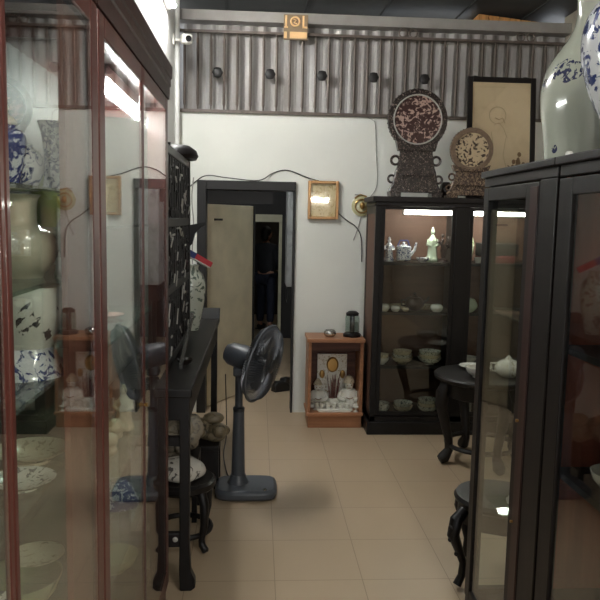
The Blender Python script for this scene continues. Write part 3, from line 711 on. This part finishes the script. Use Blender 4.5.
MB().lathe(smooth_prof([(.03,0),(.045,.012),(.05,.03),(.042,.05),(0,.055)],4)).build('pot','steel',sb); MB().ring((0,0,.05),.034,.005).build('rim','black',sb)
jl = thing('glass_jar', 'glass jar with black base and top on the shrine by the cabinet', 'jar', (.765,5.52,.72))
MB().lathe([(0,0),(.07,0),(.072,.02),(.06,.03),(0,.03)]).build('base','black',jl)
MB().lathe([(.055,.03),(.058,.04),(.058,.15),(.055,.17),(.053,.17),(.055,.15),(.055,.04)]).build('glass_wall','jarglass',jl)
MB().lathe([(0,.17),(.05,.17),(.052,.19),(.03,.205),(0,.205)]).build('lid','black',jl)
MB().cyl((0,0,.03),(0,0,.17),.02).build('wick_column','darkglaze',jl)
tb = MB().box((-.028,-.028,0),(.028,.028,.11)); o = tb.build('tea_tin','whitecard',bevel=.006); o.location=(.81,5.64,.72); tag(o,'pale tin standing behind the glass jar on the shrine','tin')

# ------------------------------------------------------------------ back display cabinet
bc = thing('display_cabinet', 'large black display cabinet with lit top bays against the back wall', 'cabinet', (1.6,5.5,0)); f = wp(bc)
bx0,bx1,by0,by1 = .88,2.30,5.24,5.68
f(MB().box((bx0-.02,by0-.02,0),(bx1+.02,by1,.10)), 'plinth', 'black', bevel=.004)
f(MB().box((bx0-.025,by0-.025,1.79),(bx1+.025,by1,1.83)).box((bx0-.005,by0-.005,1.76),(bx1+.005,by1,1.79)), 'top_board', 'blackmatt', bevel=.004)
f(MB().box((bx0,by1-.015,.1),(bx1,by1,1.76)), 'back_panel', 'tanback')
f(MB().box((bx0,by0,.1),(bx1,by1-.015,.14)), 'bottom_board', 'black')
posts = [(bx0,bx0+.045),(1.495,1.60),(2.24,bx1)]
for a,b_ in posts: f(MB().box((a,by0,.1),(b_,by0+.04,1.76)), 'post', 'black', bevel=.003)
for a in (bx0,bx1-.02): f(MB().box((a,by1-.05,.1),(a+.02,by1-.015,1.76)).box((a,by0+.04,.1),(a+.02,by1-.05,.16)).box((a,by0+.04,1.70),(a+.02,by1-.05,1.76)), 'end_frame', 'black')
f(MB().box((bx0+.004,by0+.04,.16),(bx0+.012,by1-.05,1.70)), 'end_panel', 'tanback')
f(MB().box((1.535,by0+.04,.14),(1.56,by1-.015,1.76)), 'divider', 'blackmatt')
for (a,b_) in ((bx0+.045,1.495),(1.60,2.24)):
    dm = MB().box((a,by0+.008,.145),(a+.03,by0+.028,1.758)).box((b_-.03,by0+.008,.145),(b_,by0+.028,1.758)).box((a+.03,by0+.008,1.735),(b_-.03,by0+.028,1.758)).box((a+.03,by0+.008,.145),(b_-.03,by0+.028,.175))
    dr = f(dm, 'door', 'black', bevel=.002)
    f(MB().box((a+.03,by0+.016,.175),(b_-.03,by0+.02,1.735)), 'glass_pane', 'glass', dr)
SH = [.53,.95,1.335]
for (a,b_) in ((bx0+.045,1.535),(1.56,2.24)):
    for z in SH: f(MB().box((a,by0+.05,z-.022),(b_,by1-.015,z)), 'shelf', 'black')
for (a,b_) in ((1.10,1.49),(1.60,2.08)):
    f(MB().box((a,by0+.06,1.735),(b_,by0+.1,1.76)), 'lamp_batten', 'fixture')
    f(MB().cyl((a+.01,by0+.08,1.716),(b_-.01,by0+.08,1.716),.014), 'lamp_tube', 'tube')
    f(MB().box((a,by0+.065,1.70),(a+.012,by0+.095,1.736)).box((b_-.012,by0+.065,1.70),(b_,by0+.095,1.736)), 'lamp_socket', 'fixture')
b1, b2 = 5.46, 5.46
z1 = SH[2]
figure('small white and blue figurine at the left end of the lit top shelf', (1.02,5.40,z1), .19, 'bluewhite', seed=6)
tp = thing('teapot', 'square blue and white teapot on the lit top shelf', 'teapot', (1.13,5.38,z1))
MB().box((-.055,-.04,.006),(.055,.04,.125)).build('body','bluefine',tp,bevel=.012)
MB().lathe([(0,.12),(.03,.12),(.028,.132),(.008,.137),(.01,.15),(0,.155)]).build('lid','bluewhite',tp)
MB().tube([(.05,0,.05),(.085,0,.09),(.1,0,.15)], [.016,.012,.008], 10).build('spout','bluewhite',tp)
MB().tube([(-.045,0,.125),(-.03,0,.165),(.03,0,.165),(.045,0,.125)], .006, 8).build('handle','blue',tp)
pot('small_bowl', 'pale blue bowl beside the celadon figure on the lit top shelf', 'bowl', bowl_prof(.052,.035), 'bluewhite', (1.28,5.37,z1))
cf = figure('tall pale green standing figure on the lit top shelf', (1.365,5.42,z1), .27, 'celadonplain', seed=9)
cf.scale = (.82,.82,1)
bd = MB()
for k in range(9):
    a = k*.7; bd.tube([(0,0,.02),(.02*math.sin(a),.01*math.cos(a),.09),(.045*math.sin(a*1.7),.02*math.cos(a),.11+.012*k)], [.009,.007,.004], 6); bd.ball((.045*math.sin(a*1.7),.02*math.cos(a),.11+.012*k), .014, 8, 6)
bd.lathe([(0,0),(.04,0),(.035,.02),(0,.03)])
o = bd.build('carved_branch','tea'); o.location=(1.455,5.42,z1); tag(o,'dark carved branch ornament at the right end of the first lit bay','ornament')
pot('plate', 'long pale tray standing at the back of the second cabinet shelf', 'tray', [(0,0),(.2,0),(.205,.02),(.195,.02),(.19,.006),(0,.006)], 'beige', (1.25,5.55,SH[1]), seg=40).scale = (1,.35,1.6)
for k,(x,s,m,lb) in enumerate(((.985,.046,'white','rounded white pot at the left end of the second cabinet shelf'),(1.075,.036,'white','second white cup from the left on the second cabinet shelf'),(1.155,.026,'beige','little beige cup left of the dark teapot on the second shelf'),(1.40,.048,'white','white lidded bowl right of the dark teapot on the second shelf'))):
    pot('small_bowl', lb, 'bowl', solid(smooth_prof([(s*.6,0),(s,s*.5),(s*1.0,s*.9),(s*.7,s*1.25)],4),.003), m, (x,5.34,SH[1]), 'small white bowls on the second cabinet shelf', 24)
tp = thing('teapot', 'round dark clay teapot in the middle of the second cabinet shelf', 'teapot', (1.245,5.44,SH[1]))
MB().lathe(smooth_prof([(.04,0),(.07,.03),(.075,.06),(.05,.1),(0,.105)],4)).build('body','tea',tp)
MB().lathe([(0,.1),(.03,.1),(.02,.115),(.01,.12),(.012,.135),(0,.14)]).build('lid','tea',tp)
MB().tube([(.06,0,.05),(.1,0,.08),(.115,0,.11)],[.014,.01,.007],8).build('spout','tea',tp)
MB().tube([(-.06,0,.08),(-.105,0,.08),(-.1,0,.035),(-.065,0,.035)],.007,8).build('handle','tea',tp)
def stack(x, y, z, r, n, base, mats, grp, cat='bowl'):
    zz = z
    for k in range(n):
        pos = ('lowest','middle','topmost')[0 if k == 0 else (2 if k == n-1 else 1)] if n > 1 else 'single'
        pot('bowl', pos+' '+base, cat, bowl_prof(r-.004*k, .055), mats[k % len(mats)], (x,y,zz), grp, 30); zz += .026
stack(.985,5.36,SH[0],.06,2,'cream bowl in the stack at the left of the third cabinet shelf',['white','beige'],'bowls on the third shelf')
stack(1.15,5.38,SH[0],.085,3,'pale bowl in the middle stack of the third cabinet shelf',['beige','greyblue'],'bowls on the third shelf')
stack(1.37,5.38,SH[0],.095,3,'wide bowl in the right stack of the third cabinet shelf',['greyblue','beige'],'bowls on the third shelf')
stack(1.0,5.36,.14,.06,2,'grey bowl in the left stack on the cabinet floor',['greyblue'],'bowls on the cabinet floor')
stack(1.17,5.38,.14,.08,2,'pale bowl in the middle stack on the cabinet floor',['beige','greyblue'],'bowls on the cabinet floor')
stack(1.37,5.38,.14,.085,3,'grey bowl in the right stack on the cabinet floor',['greyblue','beige'],'bowls on the cabinet floor')
# second bay
pot('tall_vase', 'pale green vase with leaf painting in the second lit bay', 'vase', solid(smooth_prof([(.035,0),(.04,.01),(.055,.08),(.06,.15),(.045,.2),(.028,.23),(.034,.25)],4),.003), motif('green leaf glaze',(196,200,170),(96,130,70),16,.55,.15,2), (1.66,5.50,SH[2]))
pot('cup', 'white cup beside the leaf painted vase in the second lit bay', 'cup', cup_prof(.03,.045), 'white', (1.715,5.36,SH[2]), seg=24)
pot('lidded_bowl', 'pale green round pot on the second shelf of the second bay', 'pot', solid(smooth_prof([(.03,0),(.06,.03),(.066,.06),(.045,.1),(.03,.11)],4),.003), 'celadonplain', (1.66,5.36,SH[1]))
bx = MB().box((-.13,-.08,0),(.13,.08,.055)); o = bx.build('lacquer_box','redlac',bevel=.006); o.location=(1.87,5.42,SH[2]); tag(o,'flat red lacquer box in the second lit bay','box')
bx = MB().box((-.15,-.07,0),(.15,.07,.10)); o = bx.build('storage_box','dark',bevel=.006); o.location=(1.88,5.42,SH[2]+.055); tag(o,'dark box lying on the red lacquer box','box')
pot('bowl','white bowl on the third shelf of the second cabinet bay','bowl',bowl_prof(.07,.06),'white',(1.68,5.38,SH[0]))
bx = MB().box((-.05,-.03,0),(.05,.03,.09)); o = bx.build('carton','whitecard',bevel=.003); o.location=(1.66,5.36,.14); tag(o,'small pale carton on the floor of the second cabinet bay','box')
pot('plate','cream plate on the second shelf of the second bay, right side','plate',plate_prof(.1,.02),'cream',(1.95,5.42,SH[1]))

# ------------------------------------------------------------------ screens and picture on the back cabinet
def round_screen(label, cx, y, zc, r, zb, wb, mdisc, mrim, mbody, name='round_screen'):
    t = thing(name, label, 'table screen', (cx,y,zb)); f = wp(t)
    f(MB().cyl((cx,y+.012,zc),(cx,y-.012,zc),r*.86,r*.86,48), 'disc', mdisc)
    f(MB().lathe([(r*.8,-.02),(r*.99,-.02),(r,-.012),(r,.012),(r*.99,.02),(r*.8,.02),(r*.78,.01),(r*.78,-.01),(r*.8,-.02)], (cx,y,zc), 56, (0,-1,0)), 'rim', mrim)
    f(MB().ring((cx,y-.018,zc), r*.8, r*.025, (0,1,0), 48, 6), 'inner_bead', 'inlaybar' if mrim == 'pearlrim' else 'tanrim')
    bd = MB()
    for k in range(44):
        a = 2*PI*k/44; bd.ball((cx+r*.99*math.cos(a), y, zc+r*.99*math.sin(a)), r*.035, 6, 4)
    f(bd, 'beaded_edge', mbody)
    zt = zc-r*.86; h = zt-zb
    # saddle, openwork body, feet
    sd = MB().prism([(cx-wb*.36,zt-h*.1),(cx-wb*.42,zt+h*.13),(cx-wb*.3,zt+h*.05),(cx,zt-h*.03),(cx+wb*.3,zt+h*.05),(cx+wb*.42,zt+h*.13),(cx+wb*.36,zt-h*.1)], 'y', y-.03, y+.03)
    f(sd, 'saddle', mbody, bevel=.004)
    f(MB().prism([(cx-wb*.44,zb+h*.14),(cx-wb*.31,zb+h*.9),(cx+wb*.31,zb+h*.9),(cx+wb*.44,zb+h*.14)], 'y', y-.016, y+.016), 'fret_panel', mbody)
    for s in (-1,1):
        f(MB().tube([(cx+s*wb*.30,y,zb+h*.98),(cx+s*wb*.27,y,zb+h*.75),(cx+s*wb*.36,y,zb+h*.5),(cx+s*wb*.42,y,zb+h*.25),(cx+s*wb*.48,y,zb+h*.12)], [.016,.014,.018,.014,.018], 10), 'side_scroll', mbody)
        f(MB().ring((cx+s*wb*.40,y,zb+h*.72), .028*r/.2, .009*r/.2, (0,1,0), 18, 6), 'fret_curl', mbody)
        f(MB().ring((cx+s*wb*.46,y,zb+h*.36), .024*r/.2, .008*r/.2, (0,1,0), 18, 6), 'fret_curl', mbody)
        f(MB().prism([(cx+s*wb*.5,zb),(cx+s*wb*.52,zb+h*.12),(cx+s*wb*.3,zb+h*.1),(cx+s*wb*.3,zb)], 'y', y-.07, y+.07), 'foot', mbody, bevel=.006)
    f(MB().box((cx-wb*.46,y-.05,zb+h*.1),(cx+wb*.46,y+.05,zb+h*.17)).box((cx-wb*.34,y-.035,zb+h*.42),(cx+wb*.34,y+.035,zb+h*.47)), 'cross_bar', mbody, bevel=.004)
    return t
round_screen('large round dark screen with pink pearl scene on a carved stand', 1.215,5.45,2.425,.232,1.83,.40,'pearl','pearlrim','pearlrim')
round_screen('smaller round tan screen with dark landscape on a carved stand', 1.64,5.42,2.205,.168,1.83,.36,'pearlpale','tanrim','tancarve')
pf = thing('framed_print', 'black framed aged print leaning on the wall above the cabinet', 'picture', (1.955,5.61,1.83)); f = None
pf.rotation_euler = (-.10,0,0)
pf.location = (1.945,5.60,1.832)
H, W = .985, .56
q = MB().box((-W/2,-.012,0),(-W/2+.042,.012,H)).box((W/2-.042,-.012,0),(W/2,.012,H)).box((-W/2+.042,-.012,0),(W/2-.042,.012,.042)).box((-W/2+.042,-.012,H-.042),(W/2-.042,.012,H))
q.build('frame','blackmatt',pf,bevel=.004)
MB().box((-W/2+.04,-.002,.04),(W/2-.04,.008,H-.04)).build('paper','paper',pf)
k = MB(); k.ring((-.03,-.003,.68),.068,.0022,(0,1,0),30,5); k.tube([(-.05,-.003,.66),(-.02,-.003,.645),(.01,-.003,.66),(.03,-.003,.62)],.004,5)
k.tube([(-.06,-.003,.6),(-.02,-.003,.62),(.02,-.003,.58),(.05,-.003,.5)],.0025,5).tube([(-.08,-.003,.55),(-.06,-.003,.42),(-.09,-.003,.3)],.002,5).tube([(.04,-.003,.5),(.02,-.003,.36),(.05,-.003,.25)],.002,5)
k.build('faint_drawing','ink',pf)
k = MB(); rr = random.Random(2)
for (cx,h0) in ((.10,.20),(.145,.26),(.18,.18)):
    k.ball((cx,-.002,.09+h0*.5),(.026,.004,h0*.5),12,8); k.ball((cx+.008,-.003,.09+h0+.02),(.016,.004,.02),10,6)
    for j in range(4): k.tube([(cx,-.004,.1+j*h0/4),(cx+rr.uniform(-.05,.05),-.004,.13+j*h0/4)],.005,5)
k.build('printed_figures','inkdark',pf)
MB().box((-W/2+.042,-.009,.042),(W/2-.042,-.006,H-.042)).build('glass_pane','picglass',pf)
# jars behind the screen
pot('ink_jar','little dark jar behind the tan screen stand','jar',solid(smooth_prof([(.03,0),(.05,.05),(.045,.1),(.03,.13)],4),.003),'darkglaze',(1.48,5.53,1.83))
pot('ink_jar','dark carved block right of the tan screen on the cabinet','jar',solid(smooth_prof([(.05,0),(.06,.06),(.05,.14),(.03,.17)],4),.003),'darkglaze',(1.80,5.49,1.83))

# ------------------------------------------------------------------ right cabinets
def right_cabinet(label, y0, y1, see_through):
    r = thing('glass_cabinet', label, 'cabinet', (1.1,(y0+y1)/2,0)); f = wp(r)
    xf, xb, zt = .90, 1.30, 1.85
    f(MB().box((xf+.004,y0,0),(xb,y1,.07)), 'plinth', 'blackmatt', bevel=.003)
    f(MB().box((xf-.012,y0,1.825),(xb,y1+.012,zt)).box((xf+.001,y0,1.79),(xb,y1,1.825)), 'top_board', 'blackmatt', bevel=.004)
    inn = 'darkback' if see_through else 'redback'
    f(MB().box((xb-.014,y0+.02,.07),(xb,y1-.02,1.79)), 'back_panel', inn)
    f(MB().box((xf+.022,y0+.02,.07),(xb-.014,y1-.02,.09)), 'bottom_board', 'blackmatt')
    if see_through:
        f(MB().box((xf+.022,y0,.07),(xb,y0+.02,1.79)), 'near_end_panel', 'blackmatt')
        f(MB().box((xf+.022,y1-.03,.07),(xf+.05,y1,1.79)).box((xb-.04,y1-.03,.07),(xb,y1,1.79)).box((xf+.05,y1-.03,1.74),(xb-.04,y1,1.79)).box((xf+.05,y1-.03,.07),(xb-.04,y1,.11)), 'end_frame', 'blackmatt')
        f(MB().box((xf+.05,y1-.016,.11),(xb-.04,y1-.012,1.74)), 'end_pane', 'glass')
        doors = [(y0+.135,y1-.002,.11,.055)]
        f(MB().box((xf,y0,.07),(xf+.022,y0+.13,1.79)), 'fixed_stile', 'blackmatt', bevel=.003)
        f(MB().box((xf+.001,y0+.138,.09),(xf-.004,y0+.20,1.77)), 'stile_moulding', 'brown', bevel=.002)
    else:
        f(MB().box((xf+.022,y1-.02,.07),(xb,y1,1.79)), 'far_end_panel', 'redback')
        f(MB().box((xf+.022,y0,.07),(xb,y0+.02,1.79)), 'near_end_panel', 'redback')
        ym = (y0+y1)/2; doors = [(y0+.002,ym-.001,.06,.05),(ym+.001,y1-.002,.05,.09)]
    for a,b_,s0,s1 in doors:
        dm = MB().box((xf,a,.075),(xf+.02,a+s0,1.785)).box((xf,b_-s1,.075),(xf+.02,b_,1.785)).box((xf,a+s0,1.735),(xf+.02,b_-s1,1.785)).box((xf,a+s0,.075),(xf+.02,b_-s1,.115))
        dr = f(dm, 'door', 'blackmatt', bevel=.003)
        f(MB().box((xf+.008,a+s0,.115),(xf+.012,b_-s1,1.735)), 'glass_pane', 'glass', dr)
        f(MB().cyl((xf-.012,a+s0*.5,.98),(xf,a+s0*.5,.98),.006,.004).cyl((xf-.012,a+s0*.5,.62),(xf,a+s0*.5,.62),.005,.004), 'knob', 'brass', dr)
    return r, f
RA, fa = right_cabinet('narrow dark glass cabinet on the right that one sees through', 2.09, 2.78, True)
fa(MB().box((.955,2.12,.522),(1.285,2.74,.53)), 'shelf', 'shelfglass')
fa(MB().box((.955,2.12,1.292),(1.285,2.74,1.30)), 'shelf', 'shelfglass')
pot('plate','white fluted plate on the low glass shelf of the see through cabinet','plate',plate_prof(.1,.03),'white',(1.09,2.58,.53),flute=.02,nf=14)
RB, fb = right_cabinet('dark cabinet with red brown inside at the right edge', .95, 2.075, False)
for z in (1.285,.90,.50): fb(MB().box((.93,.98,z-.02),(1.285,2.05,z)), 'shelf', 'blackmatt')
pot('plate','white plate on the middle shelf of the red brown lined cabinet','bowl',bowl_prof(.075,.06),'white',(1.02,1.84,.90))
pot('tall_vase','big pale celadon vase with blue flower sprays on top of the right cabinet','vase',solid(smooth_prof([(.14,0),(.144,.01),(.15,.08),(.163,.17),(.166,.24),(.15,.31),(.115,.365),(.085,.41),(.068,.46),(.07,.54),(.09,.62)],5),.006),'celadon',(1.095,2.30,1.85),seg=48)
pot('tall_vase','egg shaped blue and white vase on the nearer right cabinet','vase',solid(smooth_prof([(.085,0),(.09,.012),(.11,.07),(.155,.16),(.185,.27),(.175,.37),(.12,.44),(.06,.47),(.058,.52),(.07,.55)],5),.006),motif('large blue and white glaze', (214,216,218), (56,68,114), 17, .5, .1, 2),(1.075,1.925,1.85),seg=48)
o = MB().lathe([(0,0),(.011,0),(.011,.012),(.007,.016),(0,.016)],seg=16).build('switch_knob','plastic'); o.location=(.925,2.075,1.85); tag(o,'tiny white cap on the top front edge between the right cabinets','knob')

# round table beyond the cabinet and carved stool
def cabriole(c, ang, prof, rads):
    ca, sa = math.cos(ang), math.sin(ang)
    return MB().tube([(c[0]+r*ca, c[1]+r*sa, z) for r,z in prof], rads, 12)
tb = thing('round_table', 'low round black table with curved claw legs before the back cabinet', 'table', (1.56,4.62,0)); f = wp(tb)
tc = (1.56,4.62)
f(MB().lathe([(0,.575),(.29,.575),(.335,.59),(.34,.61),(.33,.62),(0,.62)], (*tc,0), 44), 'tabletop', 'black')
f(MB().lathe([(.25,.47),(.275,.48),(.28,.575),(.24,.575)], (*tc,0), 44), 'apron', 'black')
for k in range(4):
    f(cabriole(tc, PI+.15+k*PI/2, [(.27,.57),(.30,.50),(.305,.42),(.27,.28),(.24,.17),(.235,.10),(.27,.045),(.30,.03)], [.035,.045,.042,.033,.028,.03,.042,.03]), 'leg', 'black')
f(MB().ring((*tc,.13), .235, .016), 'stretcher_ring', 'black')
bw = pot('dish','white ribbed dish on the round black table','dish',bowl_prof(.085,.07),'white',(1.485,4.52,.62),flute=.03,nf=12)
tp = thing('teapot','silvery white teapot on the round black table seen through glass','teapot',(1.70,4.55,.62))
MB().lathe(smooth_prof([(.05,0),(.085,.03),(.09,.07),(.05,.11),(0,.115)],4)).build('body','plate',tp)
MB().lathe([(0,.11),(.035,.11),(.02,.125),(.01,.14),(0,.145)]).build('lid','plate',tp)
MB().tube([(.07,0,.06),(.12,0,.09),(.135,0,.12)],[.016,.01,.008],8).build('spout','plate',tp)
MB().tube([(-.07,0,.09),(-.12,0,.09),(-.115,0,.04),(-.075,0,.035)],.008,8).build('handle','plate',tp)
pot('plate','pale plate beside the teapot on the round black table','plate',plate_prof(.11,.02),'white',(1.55,4.80,.62))
sl = thing('carved_stool', 'black carved plant stool with curled legs behind the right cabinet', 'stool', (1.115,3.035,0)); f = wp(sl)
scn = (1.115,3.035)
f(MB().lathe([(0,.37),(.17,.37),(.19,.38),(.195,.395),(.185,.41),(0,.41)], (*scn,0), 40), 'top', 'black')
f(MB().lathe([(.155,.28),(.175,.29),(.175,.37),(.14,.37)], (*scn,0), 40, flute=.03, nf=8), 'apron', 'blackmatt')
for k in range(4):
    an = PI+.42+k*PI/2
    lg = cabriole(scn, an, [(.19,.37),(.235,.33),(.25,.265),(.215,.19),(.185,.12),(.19,.06),(.215,.02)], [.022,.03,.028,.02,.017,.018,.02])
    ca, sa = math.cos(an), math.sin(an)
    for (r,z,s) in ((.262,.30,.014),(.265,.245,.012),(.226,.17,.011),(.245,.335,.013)): lg.ball((scn[0]+r*ca,scn[1]+r*sa,z), s, 8, 6)
    f(lg, 'leg', 'black')

# ------------------------------------------------------------------ back room contents
for k,(x,y,a,lb) in enumerate(((.27,6.62,.5,'black shoe just inside the doorway by the grey jamb'),(.33,6.80,.9,'second black shoe lying behind the first inside the doorway'))):
    t = thing('shoe', lb, 'shoe', (x,y,0), 'pair of shoes in the doorway', a)
    MB().prism([(-.12,0),(.12,0),(.13,.02),(.11,.045),(.05,.055),(0,.09),(-.1,.1),(-.125,.06)],'y',-.04,.04).build('upper','shoe',t,bevel=.02)
    MB().box((-.12,-.042,0),(.125,.042,.014)).build('sole','dark',t,bevel=.004)
wr = thing('cupboard','scuffed grey cupboard on tall dark legs in the back room','cupboard',(.56,7.4,0)); f = wp(wr)
f(MB().box((.30,7.2,.95),(.85,7.6,2.3)), 'carcass','jamb',bevel=.005); f(MB().box((.315,7.188,.98),(.57,7.2,2.27)),'door','jamb',bevel=.003); f(MB().box((.58,7.188,.98),(.835,7.2,2.27)),'door','jamb',bevel=.003)
f(MB().box((.31,7.22,.78),(.84,7.58,.95)),'lower_drawer','frameblack')
for x_ in (.40,.81):
    for y_ in (7.24,7.56): f(MB().box((x_-.02,y_-.02,0),(x_+.02,y_+.02,.78)),'leg','frameblack')

def person():
    px, py = .13, 10.35
    t = thing('person', 'person in black jacket and dark trousers standing in the far doorway', 'person', (px,py,0), rz=2.6)
    def skin(name, verts, edges, rad, m, sub=2):
        me = bpy.data.meshes.new(name); me.from_pydata(verts, edges, []); o = bpy.data.objects.new(name, me); COL.objects.link(o)
        sm = o.modifiers.new('s','SKIN'); 
        for i, r in enumerate(rad): me.skin_vertices[0].data[i].radius = r if isinstance(r, tuple) else (r, r)
        me.skin_vertices[0].data[0].use_root = True
        ss = o.modifiers.new('u','SUBSURF'); ss.levels = sub; ss.render_levels = sub
        dg = bpy.context.evaluated_depsgraph_get(); m2 = bpy.data.meshes.new_from_object(o.evaluated_get(dg))
        bpy.data.objects.remove(o)
        m2.materials.clear(); m2.materials.append(M[m])
        for p_ in m2.polygons: p_.use_smooth = True; p_.material_index = 0
        o = bpy.data.objects.new(name, m2); COL.objects.link(o); o.parent = t; return o
    # joints (person 1.52 m tall, facing -Y, right arm raised to the head holding a phone-like pose is not shown: arms bent)
    V = [(0,0,.80),(0,.005,.95),(0,.01,1.08),(0,.012,1.22),(0,0,1.285),(0,-.008,1.34),
         (-.145,.012,1.215),(-.19,.02,1.02),(-.13,-.10,.90),(-.08,-.16,.93),
         (.145,.012,1.215),(.185,.02,1.0),(.16,-.03,.80),(.155,-.045,.73),
         (-.075,0,.77),(-.085,-.01,.42),(-.085,.02,.075),(-.09,-.09,.035),
         (.075,0,.77),(.09,-.02,.42),(.095,.01,.075),(.105,-.1,.035)]
    E = [(0,1),(1,2),(2,3),(3,4),(4,5),(3,6),(6,7),(7,8),(8,9),(3,10),(10,11),(11,12),(12,13),(0,14),(14,15),(15,16),(16,17),(0,18),(18,19),(19,20),(20,21)]
    Rd = [(.125,.09),(.115,.085),(.125,.09),(.13,.085),.045,.042,.05,.04,.03,.028,.05,.04,.03,.03,.078,.052,.036,.032,.078,.052,.036,.032]
    body = skin('body', V, E, Rd, 'skin')
    hd = MB(); hd.ball((0,-.012,1.425),(.068,.085,.1),20,14); hd.ball((0,-.098,1.415),(.012,.016,.02),8,6)
    for s in (-1,1): hd.ball((s*.068,0,1.42),(.01,.018,.028),8,6)
    hd.build('head','skin',t)
    ft = MB()
    for s in (-1,1): ft.ball((s*.026,-.088,1.437),(.011,.006,.007),8,6)
    ft.box((-.022,-.094,1.372),(.022,-.086,1.379)); ft.build('facial_features','hair',t)
    hr = MB(); hr.ball((0,.012,1.45),(.078,.088,.088),18,12); hr.ball((0,.055,1.40),(.066,.045,.085),14,10); hr.build('hair','hair',t)
    # hands with fingers
    for (hx,hy,hz,sg) in ((-.075,-.18,.935,1),(.153,-.05,.70,-1)):
        h = MB(); dn = sg < 0
        d = Vector((0,-.01,-1)) if dn else Vector((.75,-.55,.25)).normalized()
        up = Vector((1,0,0)) if dn else Vector((0,0,1)); c = Vector((hx,hy,hz))
        h.tube([c-d*.02,c+d*.02,c+d*.055],[.022,.028,.026],10)
        for k in range(4):
            b_ = c+d*.05+Vector((0,1,0) if dn else up)*((k-1.5)*.016); L_ = (.055,.066,.06,.045)[k]
            h.tube([b_,b_+d*L_*.5,b_+d*L_+Vector((-.012,-.008,0))],[.0085,.008,.006],8)
        h.tube([c+Vector((0,-.02,0)),c+d*.02+Vector((0,-.04,.0)),c+d*.05+Vector((0,-.045,0))],[.01,.009,.007],8)
        h.build('hand','skin',t)
    JV = V[:1]+V[1:4]+[(0,.01,1.30)]+V[6:9]+V[10:13]
    JE = [(0,1),(1,2),(2,3),(3,4),(3,5),(5,6),(6,7),(3,8),(8,9),(9,10)]
    skin('jacket', JV, JE, [(.145,.112),(.14,.108),(.148,.112),(.15,.108),.062,.07,.058,.05,.07,.058,.05], 'jacket')
    TV = [V[0],V[14],V[15],(-.086,.015,.10),V[18],V[19],(.095,.005,.10)]
    skin('trousers', TV, [(0,1),(1,2),(2,3),(0,4),(4,5),(5,6)], [(.13,.1),.094,.068,.058,.094,.068,.058], 'jeans')
    for s, x_, y_ in ((-1,-.087,-.04),(1,.1,-.05)):
        sh_ = MB().ball((x_,y_,.042),(.045,.12,.042),14,8).box((x_-.044,y_-.11,0),(x_+.044,y_+.11,.02)); sh_.build('shoe','shoe',t)
person()

# ------------------------------------------------------------------ lamps of the place
def batten(name, label, p, q, tubemat, r=.014, down=(0,0,-1), hang=None):
    p, q, d = Vector(p), Vector(q), Vector(down)
    t = thing(name, label, 'lamp', tuple((p+q)/2)); f = wp(t)
    ax = (q-p).normalized(); sd = ax.cross(d)
    m = MB(); c = (p+q)/2; L_ = (q-p).length
    vs = [c+ax*(sx*L_/2)+sd*(sy*.022)+d*dz for dz in (-.012,.02) for sx,sy in ((-1,-1),(1,-1),(1,1),(-1,1))]
    m._add(vs, [(3,2,1,0),(4,5,6,7),(0,1,5,4),(1,2,6,5),(2,3,7,6),(3,0,4,7)])
    f(m, 'batten', 'fixture', smooth=False)
    f(MB().cyl(p+d*.042+ax*.015, q+d*.042-ax*.015, r), 'tube', tubemat)
    f(MB().cyl(p+d*.02+ax*.005,p+d*.06+ax*.005,.01).cyl(q+d*.02-ax*.005,q+d*.06-ax*.005,.01), 'socket', 'fixture')
    if hang:
        for e in (p+ax*.12,q-ax*.12): f(MB().cyl(e, (e.x,e.y,hang), .003, .003, 6), 'cord', 'cable')
    return t
batten('wall_lamp','white fluorescent batten high on the left wall above the cabinets',(XL+.012,3.95,3.11),(XL+.012,5.15,3.11),'roomtube',down=(1,0,0))
batten('ceiling_lamp','white fluorescent batten on the ceiling of the shop',(.9,.2,ZC-.02),(.9,1.4,ZC-.02),'ceiltube')
batten('hanging_lamp','hanging fluorescent batten near the shop front',(.65,-.6,2.03),(1.75,-.6,2.03),'fronttube',r=.03,hang=ZC)
batten('backroom_lamp','fluorescent batten on the back room ceiling',(-.1,7.0,2.68),(.6,7.0,2.68),'backtube')
batten('far_lamp','small lamp on the end room ceiling',(.7,10.6,2.68),(.7,11.0,2.68),'farbulb')

W_ = bpy.data.worlds.new('world'); S.world = W_; W_.use_nodes = True
bg = W_.node_tree.nodes['Background']; bg.inputs[0].default_value = (.86,.92,1,1); bg.inputs[1].default_value = .45

S.view_settings.view_transform = 'Standard'; S.view_settings.look = 'None'; S.view_settings.gamma = 1; S.view_settings.use_curve_mapping = False
S.view_settings.exposure = 2.8
S.cycles.transparent_max_bounces = 40; S.cycles.max_bounces = 10; S.cycles.glossy_bounces = 6; S.cycles.diffuse_bounces = 5
S.cycles.caustics_reflective = False; S.cycles.caustics_refractive = False
